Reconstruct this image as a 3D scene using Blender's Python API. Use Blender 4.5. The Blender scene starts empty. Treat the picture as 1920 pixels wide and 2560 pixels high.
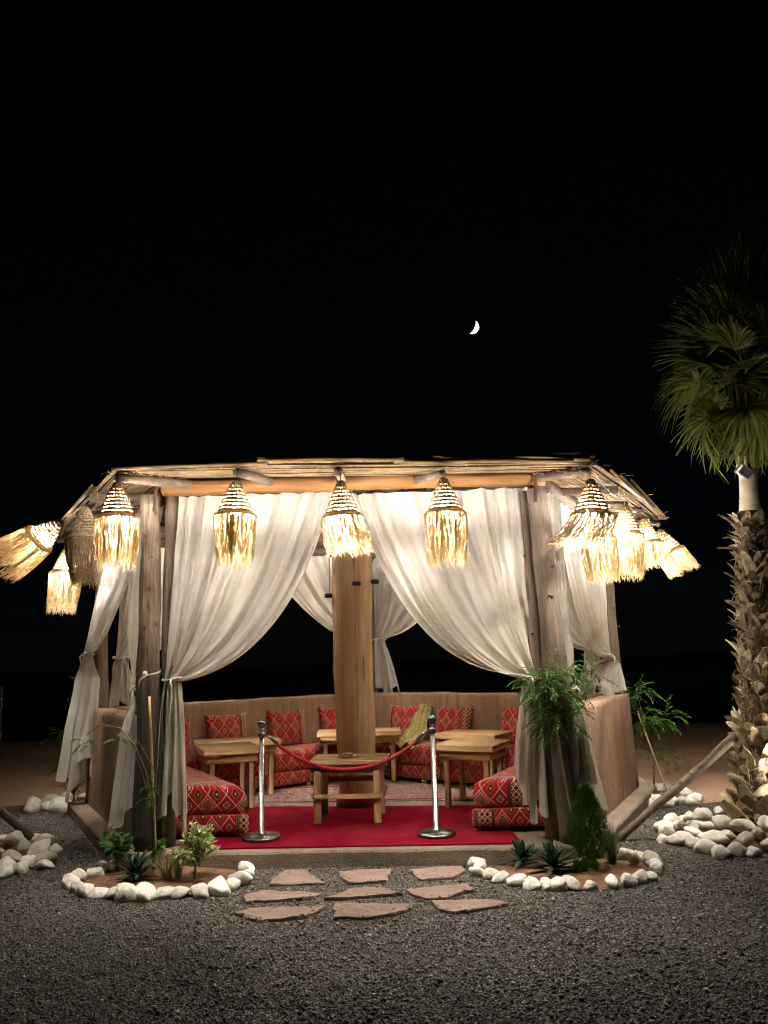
import bpy, bmesh, math, random
import numpy as np
from mathutils import Vector, Matrix, Euler, noise

random.seed(7); np.random.seed(7)
sc = bpy.context.scene
COL = sc.collection

# ---------------------------------------------------------------- camera
EYE = Vector((0, 0, 1.66))
PITCH = math.atan(365/1850.); ROLL = math.radians(1.6)
fwd = Vector((0, math.cos(PITCH), math.sin(PITCH)))
r0 = Vector((1, 0, 0)); u0 = Vector((0, -math.sin(PITCH), math.cos(PITCH)))
rt = r0*math.cos(ROLL) - u0*math.sin(ROLL); up = r0*math.sin(ROLL) + u0*math.cos(ROLL)
cd = bpy.data.cameras.new('camera'); cam = bpy.data.objects.new('camera', cd); COL.objects.link(cam)
cd.sensor_fit = 'HORIZONTAL'; cd.sensor_width = 36.0; cd.lens = 36.0*1850/1920
cd.clip_start = 0.05; cd.clip_end = 3000
cam.matrix_world = Matrix(((rt.x, up.x, -fwd.x, EYE.x), (rt.y, up.y, -fwd.y, EYE.y), (rt.z, up.z, -fwd.z, EYE.z), (0, 0, 0, 1)))
sc.camera = cam

# ---------------------------------------------------------------- sky, moonlight, exposure
W = bpy.data.worlds.new('World'); sc.world = W; W.use_nodes = True
wn = W.node_tree; sky = wn.nodes.new('ShaderNodeTexSky'); sky.sky_type = 'NISHITA'; sky.sun_disc = False
sky.sun_elevation = math.radians(28); sky.sun_rotation = math.radians(8); sky.ozone_density = 8.0; sky.dust_density = 0.0; sky.air_density = 1.0
bg = wn.nodes['Background']; wn.links.new(sky.outputs[0], bg.inputs[0]); bg.inputs[1].default_value = 0.00016
sd = bpy.data.lights.new('moonlight', 'SUN'); sd.energy = 0.004; sd.angle = math.radians(0.5); sd.color = (0.8, 0.88, 1)
so = bpy.data.objects.new('moonlight', sd); COL.objects.link(so)
so.rotation_euler = (Vector((-0.12, -0.9, -0.42))).to_track_quat('-Z', 'Y').to_euler()
sc.view_settings.view_transform = 'Standard'; sc.view_settings.look = 'None'
sc.view_settings.exposure = 0.0; sc.view_settings.gamma = 1.0; sc.view_settings.use_curve_mapping = False
BULB = 3500.0          # radiance of the pendant bulbs
sc.cycles.max_bounces = 8; sc.cycles.transmission_bounces = 6; sc.cycles.diffuse_bounces = 5
sc.cycles.filter_width = 1.15
sc.cycles.sample_clamp_indirect = 10.0

# ---------------------------------------------------------------- node helpers
class NT:
    def __init__(s, name):
        s.m = bpy.data.materials.new(name); s.m.use_nodes = True; s.t = s.m.node_tree
        s.b = s.t.nodes['Principled BSDF']; s.out = s.t.nodes['Material Output']
    def n(s, typ, ins=None, **at):
        nd = s.t.nodes.new(typ)
        for k, v in at.items(): setattr(nd, k, v)
        for k, v in (ins or {}).items(): s.put(nd.inputs[k], v)
        return nd
    def put(s, sock, v):
        if isinstance(v, bpy.types.NodeSocket): s.t.links.new(v, sock)
        else: sock.default_value = v
    def math(s, op, a, b=None, c=None):
        nd = s.n('ShaderNodeMath', operation=op); s.put(nd.inputs[0], a)
        if b is not None: s.put(nd.inputs[1], b)
        if c is not None: s.put(nd.inputs[2], c)
        return nd.outputs[0]
    def ramp(s, fac, stops, interp='LINEAR'):
        nd = s.n('ShaderNodeValToRGB', {0: fac}); cr = nd.color_ramp; cr.interpolation = interp
        while len(cr.elements) < len(stops): cr.elements.new(0.5)
        for e, (p, c) in zip(cr.elements, stops): e.position = p; e.color = (*c, 1) if len(c) == 3 else c
        return nd.outputs[0]
    def mix(s, fac, a, b, mode='MIX'):
        nd = s.n('ShaderNodeMix', data_type='RGBA', blend_type=mode)
        s.put(nd.inputs[0], fac); s.put(nd.inputs[6], a if not isinstance(a, tuple) else (*a, 1)); s.put(nd.inputs[7], b if not isinstance(b, tuple) else (*b, 1))
        return nd.outputs[2]
    def noise(s, vec, scale, detail=4, rough=0.55, out=0):
        nd = s.n('ShaderNodeTexNoise', {'Scale': scale, 'Detail': detail, 'Roughness': rough})
        if vec is not None: s.put(nd.inputs['Vector'], vec)
        return nd.outputs[out]
    def obj(s): return s.n('ShaderNodeTexCoord').outputs['Object']
    def gen(s): return s.n('ShaderNodeTexCoord').outputs['Generated']
    def uv(s): return s.n('ShaderNodeTexCoord').outputs['UV']
    def mapping(s, vec, scale=(1, 1, 1), loc=(0, 0, 0)):
        return s.n('ShaderNodeMapping', {'Vector': vec, 'Scale': scale, 'Location': loc}).outputs[0]
    def bump(s, h, strength=0.3, dist=0.01):
        s.put(s.b.inputs['Normal'], s.n('ShaderNodeBump', {'Strength': strength, 'Distance': dist, 'Height': h}).outputs[0])
    def base(s, c, rough=0.8, metal=0.0, spec=0.3):
        s.put(s.b.inputs['Base Color'], (*c, 1) if isinstance(c, tuple) else c)
        s.put(s.b.inputs['Roughness'], rough); s.b.inputs['Metallic'].default_value = metal
        s.b.inputs['Specular IOR Level'].default_value = spec
    def thin(s, col, trans=0.4, rough=0.9):
        """cloth, fibre or leaf: light also passes through"""
        tr = s.n('ShaderNodeBsdfTranslucent'); s.put(tr.inputs[0], (*col, 1) if isinstance(col, tuple) else col)
        mx = s.n('ShaderNodeMixShader', {0: trans, 1: s.b.outputs[0], 2: tr.outputs[0]})
        s.t.links.new(mx.outputs[0], s.out.inputs[0])

def rnd_tint(k, col, lo=0.75, hi=1.2):
    """per-object variation of a colour"""
    oi = k.n('ShaderNodeObjectInfo').outputs['Random']
    v = k.n('ShaderNodeMapRange', {0: oi, 3: lo, 4: hi}).outputs[0]
    return k.mix(1.0, col, k.n('ShaderNodeCombineColor', {0: v, 1: v, 2: v}).outputs[0], 'MULTIPLY')

M = {}
def mk_sand():
    k = NT('sand'); o = k.obj()
    a = k.noise(o, 1.2, 6); b = k.noise(o, 60, 3)
    c = k.ramp(a, [(0.3, (0.40, 0.23, 0.15)), (0.7, (0.52, 0.33, 0.22))])
    c = k.mix(0.35, c, k.ramp(b, [(0.3, (0.08, 0.05, 0.035)), (0.7, (0.34, 0.22, 0.14))]))
    k.base(c, 0.95, spec=0.1); k.bump(k.math('ADD', b, k.math('MULTIPLY', a, 3.0)), 0.6, 0.012); M['sand'] = k.m
def mk_gravel():
    k = NT('gravel_bed'); o = k.obj()
    v = k.n('ShaderNodeTexVoronoi', {'Vector': o, 'Scale': 95.0})
    sep = k.n('ShaderNodeSeparateColor', {0: v.outputs['Color']}).outputs[0]
    c = k.ramp(sep, [(0.0, (0.03, 0.027, 0.024)), (0.5, (0.08, 0.072, 0.064)), (0.85, (0.155, 0.142, 0.126)), (1.0, (0.38, 0.35, 0.31))])
    dirt = k.noise(o, 0.9, 4)
    c = k.mix(k.math('MULTIPLY', dirt, 0.35), c, (0.10, 0.075, 0.055))
    k.base(c, 0.9, spec=0.2); k.bump(v.outputs['Distance'], 1.0, 0.012)
    M['gravel_bed'] = k.m
    k = NT('gravel_stone'); at = k.n('ShaderNodeAttribute', attribute_name='tone')
    c = k.ramp(at.outputs['Fac'], [(0.0, (0.032, 0.029, 0.026)), (0.45, (0.118, 0.112, 0.104)), (0.8, (0.205, 0.195, 0.18)), (0.95, (0.32, 0.30, 0.27)), (1.0, (0.55, 0.52, 0.47))])
    pt_ = k.noise(k.obj(), 0.8, 5, 0.6); c = k.mix(1.0, c, k.ramp(pt_, [(0.32, (0.72, 0.68, 0.62)), (0.66, (1.12, 1.10, 1.08))]), 'MULTIPLY')
    k.base(c, 0.75, spec=0.35); M['gravel_stone'] = k.m
def mk_plaster():
    k = NT('clay_plaster'); o = k.obj()
    a = k.noise(o, 2.2, 7, 0.6); st = k.noise(k.mapping(o, (14, 14, 1.1)), 1.0, 5); g = k.noise(o, 120, 3)
    c = k.ramp(a, [(0.25, (0.17, 0.10, 0.062)), (0.5, (0.27, 0.165, 0.105)), (0.75, (0.40, 0.265, 0.185))])
    c = k.mix(k.ramp(st, [(0.42, (0, 0, 0)), (0.7, (0.8, 0.8, 0.8))]), c, (0.17, 0.075, 0.045))
    c = k.mix(0.25, c, k.ramp(g, [(0.3, (0.1, 0.07, 0.05)), (0.7, (0.45, 0.33, 0.24))]))
    ck = k.n('ShaderNodeTexVoronoi', {'Vector': k.mix(0.12, o, k.noise(o, 6, 4, out=1)), 'Scale': 2.3}, feature='DISTANCE_TO_EDGE').outputs[0]
    ckm = k.math('MULTIPLY', k.ramp(ck, [(0.0, (1, 1, 1)), (0.012, (0, 0, 0))]), k.ramp(k.noise(o, 1.7, 2), [(0.5, (0, 0, 0)), (0.6, (1, 1, 1))]))
    c = k.mix(k.math('MULTIPLY', ckm, 0.6), c, (0.07, 0.04, 0.025))
    k.base(c, 0.95, spec=0.1); k.bump(k.math('ADD', k.math('MULTIPLY', a, 4.0), k.math('ADD', g, k.math('MULTIPLY', st, 1.5))), 0.45, 0.012); M['plaster'] = k.m
def mk_concrete():
    k = NT('rough_concrete'); o = k.obj()
    a = k.noise(o, 3, 7, 0.65); g = k.noise(o, 70, 4, 0.7); st = k.noise(k.mapping(o, (1.2, 1.2, 9)), 2.0, 5)
    c = k.ramp(a, [(0.3, (0.17, 0.12, 0.08)), (0.7, (0.34, 0.25, 0.175))])
    c = k.mix(k.ramp(st, [(0.4, (0, 0, 0)), (0.75, (0.7, 0.7, 0.7))]), c, (0.12, 0.095, 0.07))
    c = k.mix(0.3, c, k.ramp(g, [(0.3, (0.05, 0.042, 0.035)), (0.65, (0.4, 0.34, 0.28))]))
    k.base(c, 0.95, spec=0.15); k.bump(k.math('ADD', k.math('MULTIPLY', a, 2.0), g), 0.8, 0.02); M['concrete'] = k.m
def wood(name, dark, light, scale=(9, 9, 0.7), knots=True, rough=0.7, bump=0.35, crack=0.0, tint=True):
    k = NT(name); o = k.obj()
    m = k.mapping(o, scale)
    a = k.noise(m, 2.2, 8, 0.65); f = k.noise(k.mapping(o, (scale[0]*7, scale[1]*7, scale[2]*4)), 1.5, 4)
    c = k.ramp(k.math('ADD', k.math('MULTIPLY', a, 0.7), k.math('MULTIPLY', f, 0.3)), [(0.3, dark), (0.66, light)])
    if knots:
        v = k.n('ShaderNodeTexVoronoi', {'Vector': k.mapping(o, tuple(q*0.5 for q in scale)), 'Scale': 2.2}).outputs[0]
        c = k.mix(k.ramp(v, [(0.06, (0.8, 0.8, 0.8)), (0.16, (0, 0, 0))]), c, tuple(q*0.3 for q in dark))
    h = k.math('ADD', a, k.math('MULTIPLY', f, 0.6))
    if crack:
        ck = k.n('ShaderNodeTexVoronoi', {'Vector': k.mapping(o, tuple(q*0.6 for q in scale)), 'Scale': 2.5}, feature='DISTANCE_TO_EDGE').outputs[0]
        cr = k.ramp(ck, [(0.0, (1, 1, 1)), (0.02, (0, 0, 0))])
        c = k.mix(k.math('MULTIPLY', cr, crack), c, tuple(q*0.22 for q in dark))
        h = k.math('SUBTRACT', h, k.math('MULTIPLY', cr, 1.5))
    if tint: c = rnd_tint(k, c, 0.82, 1.15)
    k.base(c, rough, spec=0.25); k.bump(h, bump, 0.01); M[name] = k.m
def mk_cloth():
    k = NT('curtain_cotton'); o = k.obj(); u = k.uv()
    a = k.noise(o, 3.0, 5)
    wv = k.noise(k.mapping(u, (60, 420, 1)), 1.0, 2); wv2 = k.noise(k.mapping(u, (420, 60, 1)), 1.0, 2)
    cr = k.noise(k.mapping(o, (1, 1, 0.7)), 22, 5, 0.6)
    c = k.ramp(a, [(0.3, (0.56, 0.52, 0.45)), (0.7, (0.68, 0.64, 0.57))])
    k.base(c, 0.95, spec=0.05)
    k.bump(k.math('ADD', k.math('MULTIPLY', cr, 2.2), k.math('ADD', wv, wv2)), 0.45, 0.006)
    k.thin(k.mix(1.0, c, (1.0, 0.94, 0.86), 'MULTIPLY'), 0.5); M['cloth'] = k.m
def mk_kilim():
    RED, DRED, CRM, GLD, BLK = (0.40, 0.012, 0.013), (0.13, 0.004, 0.010), (0.82, 0.66, 0.54), (0.60, 0.30, 0.07), (0.02, 0.008, 0.010)
    k = NT('kilim_fabric'); u3 = k.n('ShaderNodeSeparateXYZ', {0: k.uv()})
    u = k.math('SNAP', u3.outputs[0], 0.004); v = k.math('SNAP', u3.outputs[1], 0.004)
    def cell(pu, pv, off=0.0):
        a = k.math('DIVIDE', u, pu); b = k.math('ADD', k.math('DIVIDE', v, pv), off)
        p = k.math('ABSOLUTE', k.math('SUBTRACT', k.math('FRACT', a), 0.5)); q = k.math('ABSOLUTE', k.math('SUBTRACT', k.math('FRACT', b), 0.5))
        return k.math('ADD', p, q), k.math('ADD', k.math('FLOOR', a), k.math('FLOOR', b))
    d, idx = cell(0.150, 0.185)
    A1 = k.ramp(d, [(0.0, GLD), (0.06, BLK), (0.15, CRM), (0.19, RED), (0.39, DRED), (0.42, RED), (0.47, CRM), (0.505, RED), (0.77, GLD), (0.80, BLK), (0.92, GLD)], 'CONSTANT')
    A2 = k.ramp(d, [(0.0, DRED), (0.05, GLD), (0.09, BLK), (0.17, GLD), (0.21, DRED), (0.31, CRM), (0.345, RED), (0.47, CRM), (0.505, RED), (0.77, GLD), (0.80, BLK), (0.92, GLD)], 'CONSTANT')
    odd = k.math('GREATER_THAN', k.math('FRACT', k.math('MULTIPLY', idx, 0.5)), 0.25)
    A = k.mix(odd, A1, A2)
    d2, _ = cell(0.046, 0.052)
    B = k.ramp(d2, [(0.0, GLD), (0.14, BLK), (0.36, CRM), (0.46, GLD), (0.60, DRED), (0.80, BLK)], 'CONSTANT')
    b = k.math('FRACT', k.math('DIVIDE', u, 0.75))
    isb = k.ramp(b, [(0.0, (0, 0, 0)), (0.80, (1, 1, 1))], 'CONSTANT')
    c = k.mix(isb, A, B)
    edge = k.ramp(b, [(0.0, (1, 1, 1)), (0.015, (0, 0, 0)), (0.77, (1, 1, 1)), (0.815, (0, 0, 0)), (0.975, (1, 1, 1))], 'CONSTANT')
    stripe = k.ramp(k.math('FRACT', k.math('DIVIDE', b, 0.022)), [(0.0, DRED), (0.45, (0.30, 0.12, 0.10)), (0.8, BLK)], 'CONSTANT')
    c = k.mix(edge, c, stripe)
    nz = k.noise(k.mapping(k.uv(), (500, 500, 1)), 1.0, 2); big = k.noise(k.obj(), 4, 4)
    c = k.mix(1.0, c, k.ramp(nz, [(0.25, (0.45, 0.45, 0.45)), (0.7, (1.15, 1.15, 1.15))]), 'MULTIPLY')
    c = k.mix(k.math('MULTIPLY', big, 0.22), c, (0.25, 0.012, 0.012))
    k.base(c, 0.9, spec=0.1); k.b.inputs['Sheen Weight'].default_value = 0.15
    k.bump(k.math('ADD', nz, k.math('MULTIPLY', d, 0.6)), 0.35, 0.004); M['kilim'] = k.m
def mk_carpet():
    k = NT('red_carpet'); o = k.obj(); a = k.noise(o, 2.5, 6, 0.65); f = k.noise(o, 260, 2)
    c = k.ramp(a, [(0.3, (0.105, 0.0015, 0.008)), (0.7, (0.20, 0.003, 0.018))])
    c = k.mix(0.35, c, k.ramp(f, [(0.3, (0.04, 0.001, 0.003)), (0.7, (0.27, 0.006, 0.028))]))
    sp = k.noise(o, 38, 2); c = k.mix(k.ramp(sp, [(0.73, (0, 0, 0)), (0.78, (0.35, 0.35, 0.35))]), c, (0.4, 0.22, 0.2))
    du = k.noise(o, 1.3, 5, 0.7); c = k.mix(k.ramp(du, [(0.45, (0, 0, 0)), (0.78, (0.16, 0.16, 0.16))]), c, (0.24, 0.10, 0.085))
    k.base(c, 0.95, spec=0.02)
    k.bump(k.math('ADD', f, k.math('MULTIPLY', a, 3)), 0.5, 0.006); M['carpet'] = k.m
    k = NT('ornate_rug'); o = k.obj()
    v = k.n('ShaderNodeTexVoronoi', {'Vector': o, 'Scale': 16.0}); w = k.n('ShaderNodeTexVoronoi', {'Vector': o, 'Scale': 34.0})
    c = k.ramp(v.outputs[0], [(0.0, (0.42, 0.33, 0.26)), (0.22, (0.10, 0.02, 0.03)), (0.36, (0.40, 0.31, 0.25)), (0.44, (0.16, 0.025, 0.03)), (0.62, (0.22, 0.17, 0.16))], 'CONSTANT')
    c = k.mix(k.ramp(w.outputs[0], [(0.25, (0.75, 0.75, 0.75)), (0.33, (0, 0, 0))]), c, (0.34, 0.26, 0.20))
    sx = k.n('ShaderNodeSeparateXYZ', {0: o}); yy = k.math('ABSOLUTE', sx.outputs[1]); xx = k.math('ABSOLUTE', sx.outputs[0])
    bd = k.ramp(yy, [(0.0, (0, 0, 0)), (0.44, (1, 1, 1)), (0.50, (0, 0, 0)), (0.60, (1, 1, 1)), (0.64, (0, 0, 0))], 'CONSTANT')
    c = k.mix(bd, c, (0.16, 0.012, 0.02))
    k.base(c, 0.95, spec=0.05); k.bump(k.noise(o, 200, 2), 0.4, 0.005); M['rug'] = k.m
def plain(name, c, rough=0.6, metal=0, spec=0.4, nscale=0, var=0.25, bump=0.0, trans=0.0, tint=None):
    k = NT(name); col = c
    if nscale:
        a = k.noise(k.obj(), nscale, 4)
        col = k.ramp(a, [(0.3, tuple(q*(1-var) for q in c)), (0.7, tuple(min(1, q*(1+var)) for q in c))])
        if bump: k.bump(a, bump, 0.01)
    if tint: col = rnd_tint(k, col if not isinstance(col, tuple) else (*col,), *tint)
    k.base(col, rough, metal, spec)
    if trans: k.thin(col, trans)
    M[name] = k.m
def mk_stone():
    k = NT('white_stone'); o = k.obj(); a = k.noise(o, 2.0, 6, 0.6); g = k.noise(o, 9, 5, 0.65)
    c = k.ramp(a, [(0.3, (0.68, 0.63, 0.54)), (0.7, (0.84, 0.80, 0.71))])
    c = k.mix(k.ramp(g, [(0.58, (0, 0, 0)), (0.78, (0.45, 0.45, 0.45))]), c, (0.34, 0.26, 0.17))
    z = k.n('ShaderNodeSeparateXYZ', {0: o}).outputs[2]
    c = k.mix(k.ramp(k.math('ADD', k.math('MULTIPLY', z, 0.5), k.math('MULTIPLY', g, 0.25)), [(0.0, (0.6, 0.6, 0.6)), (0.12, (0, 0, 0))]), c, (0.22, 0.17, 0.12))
    k.base(rnd_tint(k, c, 0.66, 1.14), 0.85, spec=0.2); k.bump(k.math('ADD', k.math('MULTIPLY', k.noise(o, 1.6, 3), 2.0), k.math('MULTIPLY', g, 0.5)), 0.35, 0.02); M['stone'] = k.m
    k = NT('red_flagstone'); o = k.obj(); a = k.noise(o, 3, 6, 0.6); g = k.noise(o, 45, 4, 0.7)
    c = k.ramp(a, [(0.3, (0.19, 0.125, 0.10)), (0.7, (0.30, 0.205, 0.16))])
    c = k.mix(0.3, c, k.ramp(g, [(0.3, (0.10, 0.065, 0.055)), (0.7, (0.36, 0.26, 0.22))]))
    pit = k.n('ShaderNodeTexVoronoi', {'Vector': o, 'Scale': 11.0}).outputs[0]
    c = k.mix(k.ramp(pit, [(0.06, (0.8, 0.8, 0.8)), (0.10, (0, 0, 0))]), c, (0.04, 0.025, 0.02))
    k.base(rnd_tint(k, c, 0.85, 1.1), 0.85, spec=0.25); k.bump(k.math('ADD', k.math('MULTIPLY', a, 2), g), 0.6, 0.012); M['flag'] = k.m
def leaf(name, dark, light, trans=0.3, rough=0.5, edge=None):
    k = NT(name); at = k.n('ShaderNodeAttribute', attribute_name='tone')
    c = k.ramp(at.outputs['Fac'], [(0.0, dark), (1.0, light)])
    if edge:
        x = k.math('ABSOLUTE', k.math('SUBTRACT', k.n('ShaderNodeSeparateXYZ', {0: k.uv()}).outputs[0], 0.5))
        c = k.mix(k.ramp(x, [(0.10, (0, 0, 0)), (0.2, (1, 1, 1))]), c, edge)
    k.base(c, rough, spec=0.35); k.thin(c, trans); M[name] = k.m
def emit(name, c, s):
    k = NT(name); e = k.n('ShaderNodeEmission', {0: (*c, 1), 1: s}); k.t.links.new(e.outputs[0], k.out.inputs[0]); M[name] = k.m

mk_sand(); mk_gravel(); mk_plaster(); mk_concrete(); mk_cloth(); mk_kilim(); mk_carpet(); mk_stone()
wood('pine_table', (0.38, 0.21, 0.08), (0.60, 0.39, 0.19), (2.0, 14, 14), True, 0.5, 0.12)
wood('pine_leg', (0.38, 0.21, 0.08), (0.60, 0.39, 0.19), (14, 14, 1.2), False, 0.5, 0.12)
wood('old_pine', (0.32, 0.17, 0.065), (0.56, 0.35, 0.16), (2.0, 14, 14), True, 0.6, 0.3)
wood('peeled_log', (0.30, 0.165, 0.072), (0.56, 0.37, 0.19), (8, 8, 0.6), True, 0.65, 0.5, 0.0)
wood('grey_log', (0.058, 0.043, 0.031), (0.19, 0.145, 0.108), (9, 9, 1.0), True, 0.85, 0.9, 0.0)
wood('beam_log', (0.09, 0.038, 0.012), (0.21, 0.098, 0.034), (7, 7, 0.7), True, 0.7, 0.5, 0.0)
wood('grey_rafter', (0.05, 0.035, 0.024), (0.17, 0.125, 0.088), (6, 6, 6), True, 0.8, 0.6)
wood('reed', (0.085, 0.05, 0.022), (0.25, 0.165, 0.085), (3, 3, 3), False, 0.75, 0.2)
wood('bamboo', (0.075, 0.04, 0.014), (0.25, 0.15, 0.062), (2.5, 30, 30), False, 0.6, 0.3)
wood('bamboo_stake', (0.36, 0.23, 0.09), (0.55, 0.38, 0.18), (10, 10, 1.0), False, 0.5, 0.2)
wood('palm_husk', (0.03, 0.018, 0.010), (0.12, 0.075, 0.042), (10, 10, 1.5), False, 0.8, 0.7)
def mk_dark_log():   # front left post: its lower half is stained black
    k = NT('stained_log'); o = k.obj(); m = k.mapping(o, (7, 7, 0.8))
    a = k.noise(m, 2.2, 8, 0.65); f = k.noise(k.mapping(o, (40, 40, 4)), 1.5, 4)
    c = k.ramp(k.math('ADD', k.math('MULTIPLY', a, 0.7), k.math('MULTIPLY', f, 0.3)), [(0.36, (0.035, 0.024, 0.016)), (0.62, (0.27, 0.195, 0.135))])
    v = k.n('ShaderNodeTexVoronoi', {'Vector': k.mapping(o, (6, 6, 3)), 'Scale': 2.0}).outputs[0]
    c = k.mix(k.ramp(v, [(0.1, (0.8, 0.8, 0.8)), (0.2, (0, 0, 0))]), c, (0.03, 0.022, 0.018))
    z = k.n('ShaderNodeSeparateXYZ', {0: o}).outputs[2]
    zz = k.math('ADD', z, k.math('MULTIPLY', k.math('SUBTRACT', a, 0.5), 0.8))
    st = k.ramp(k.math('DIVIDE', zz, 3.0), [(0.40, (0.9, 0.9, 0.9)), (0.55, (0, 0, 0))])
    c = k.mix(st, c, (0.020, 0.018, 0.017))
    k.base(c, 0.8, spec=0.25); k.bump(k.math('ADD', a, k.math('MULTIPLY', f, 0.6)), 0.9, 0.012); M['stained_log'] = k.m
mk_dark_log()
plain('steel', (0.21, 0.205, 0.195), 0.27, 1.0, 0.5, 30, 0.08)
plain('red_rope', (0.33, 0.022, 0.034), 0.8, 0, 0.2, 60, 0.3)
plain('white_cord', (0.62, 0.58, 0.50), 0.9, 0, 0.1)
plain('black_iron', (0.02, 0.02, 0.02), 0.5, 0, 0.4)
plain('rust_strap', (0.10, 0.045, 0.025), 0.7, 0.3, 0.4, 30, 0.4)
plain('soil', (0.15, 0.085, 0.048), 0.98, 0, 0.05, 14, 0.55, 0.9)
plain('wicker', (0.27, 0.165, 0.075), 0.8, 0, 0.15, 40, 0.35)
plain('grey_wicker', (0.22, 0.155, 0.095), 0.85, 0, 0.15, 40, 0.35)
plain('raffia', (0.77, 0.61, 0.33), 0.8, 0, 0.2, 25, 0.25, 0, 0.5)
plain('grey_raffia', (0.34, 0.24, 0.13), 0.85, 0, 0.15, 25, 0.25, 0, 0.25)
plain('olive_cloth', (0.30, 0.25, 0.09), 0.9, 0, 0.1, 12, 0.3, 0.3)
plain('china', (0.55, 0.53, 0.48), 0.25, 0, 0.5)
plain('crust', (0.25, 0.14, 0.05), 0.8, 0, 0.2, 40, 0.5, 0.5)
plain('wire', (0.16, 0.14, 0.12), 0.5, 0.4, 0.4)
plain('grey_plastic', (0.50, 0.49, 0.45), 0.5, 0, 0.4)
plain('palm_stem', (0.36, 0.30, 0.22), 0.7, 0, 0.3, 8, 0.3, 0.3)
plain('bark', (0.13, 0.10, 0.06), 0.9, 0, 0.1, 30, 0.3, 0.4)
plain('boot_pale', (0.40, 0.33, 0.20), 0.75, 0, 0.25, 14, 0.45, 0.4, 0, (0.6, 1.25))
plain('boot_brown', (0.165, 0.112, 0.074), 0.7, 0, 0.3, 14, 0.6, 0.5, 0, (0.35, 1.7))
leaf('palm_leaf', (0.035, 0.045, 0.008), (0.20, 0.215, 0.05), 0.3, 0.35)
leaf('palm_dead', (0.10, 0.065, 0.03), (0.22, 0.15, 0.07), 0.2, 0.7)
leaf('pepper_leaf', (0.025, 0.075, 0.010), (0.11, 0.23, 0.03), 0.4)
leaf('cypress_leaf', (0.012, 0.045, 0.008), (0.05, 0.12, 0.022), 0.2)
leaf('agave_leaf', (0.006, 0.020, 0.009), (0.016, 0.042, 0.019), 0.05, 0.5)
leaf('shrub_leaf', (0.12, 0.20, 0.03), (0.22, 0.32, 0.07), 0.3, 0.5, (0.55, 0.52, 0.27))
leaf('green_leaf', (0.04, 0.12, 0.02), (0.10, 0.24, 0.045), 0.3)
leaf('straw_grass', (0.13, 0.11, 0.04), (0.36, 0.28, 0.12), 0.3, 0.7)
leaf('green_grass', (0.05, 0.09, 0.02), (0.14, 0.17, 0.05), 0.3, 0.7)
emit('bulb_glow', (1.0, 0.935, 0.84), BULB)
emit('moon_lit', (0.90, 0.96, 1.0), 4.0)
emit('uplight_glow', (1.0, 0.95, 0.78), 1200.0)

# ---------------------------------------------------------------- mesh helpers
class MB:
    def __init__(s): s.V = []; s.F = []; s.U = []; s.T = []; s.tone = None
    def add(s, vs, fs, uv=None, tone=None):
        o = len(s.V); s.V += [tuple(v) for v in vs]; s.F += [tuple(i+o for i in f) for f in fs]
        if uv is not None: s.U += uv
        else: s.U += [[(0, 0)]*len(f) for f in fs]
        if tone is not None:
            s.tone = True
        s.T += [0.5 if tone is None else tone]*len(vs)
    def mesh(s, name, mat, smooth=True, weld=False):
        me = bpy.data.meshes.new(name); me.from_pydata(s.V, [], s.F)
        ul = me.uv_layers.new(name='UVMap'); flat = [c for f in s.U for p in f for c in p]
        ul.data.foreach_set('uv', flat)
        if s.tone:
            a = me.attributes.new('tone', 'FLOAT', 'POINT'); a.data.foreach_set('value', s.T)
        if smooth: me.polygons.foreach_set('use_smooth', [True]*len(me.polygons))
        me.materials.append(M[mat])
        if weld:
            bm = bmesh.new(); bm.from_mesh(me); bmesh.ops.remove_doubles(bm, verts=bm.verts, dist=1e-4); bm.to_mesh(me); bm.free()
        me.update(); return me
    def build(s, name, mat, parent=None, smooth=True, weld=False, loc=None, rot=None):
        return link(name, s.mesh(name, mat, smooth, weld), parent, loc, rot)
def link(name, me, parent=None, loc=None, rot=None, scale=None):
    o = bpy.data.objects.new(name, me); COL.objects.link(o)
    if parent: o.parent = parent
    if loc is not None: o.location = loc
    if rot is not None: o.rotation_euler = rot
    if scale is not None: o.scale = scale
    return o
def empty(name, label, cat, loc=(0, 0, 0), rot=(0, 0, 0), group=None):
    o = link(name, None, None, loc, rot); o.empty_display_size = 0.1
    return tag(o, label, cat, group)
def tag(o, label=None, cat=None, group=None, kind=None):
    if label: o['label'] = label
    if cat: o['category'] = cat
    if group: o['group'] = group
    if kind: o['kind'] = kind
    return o

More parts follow.
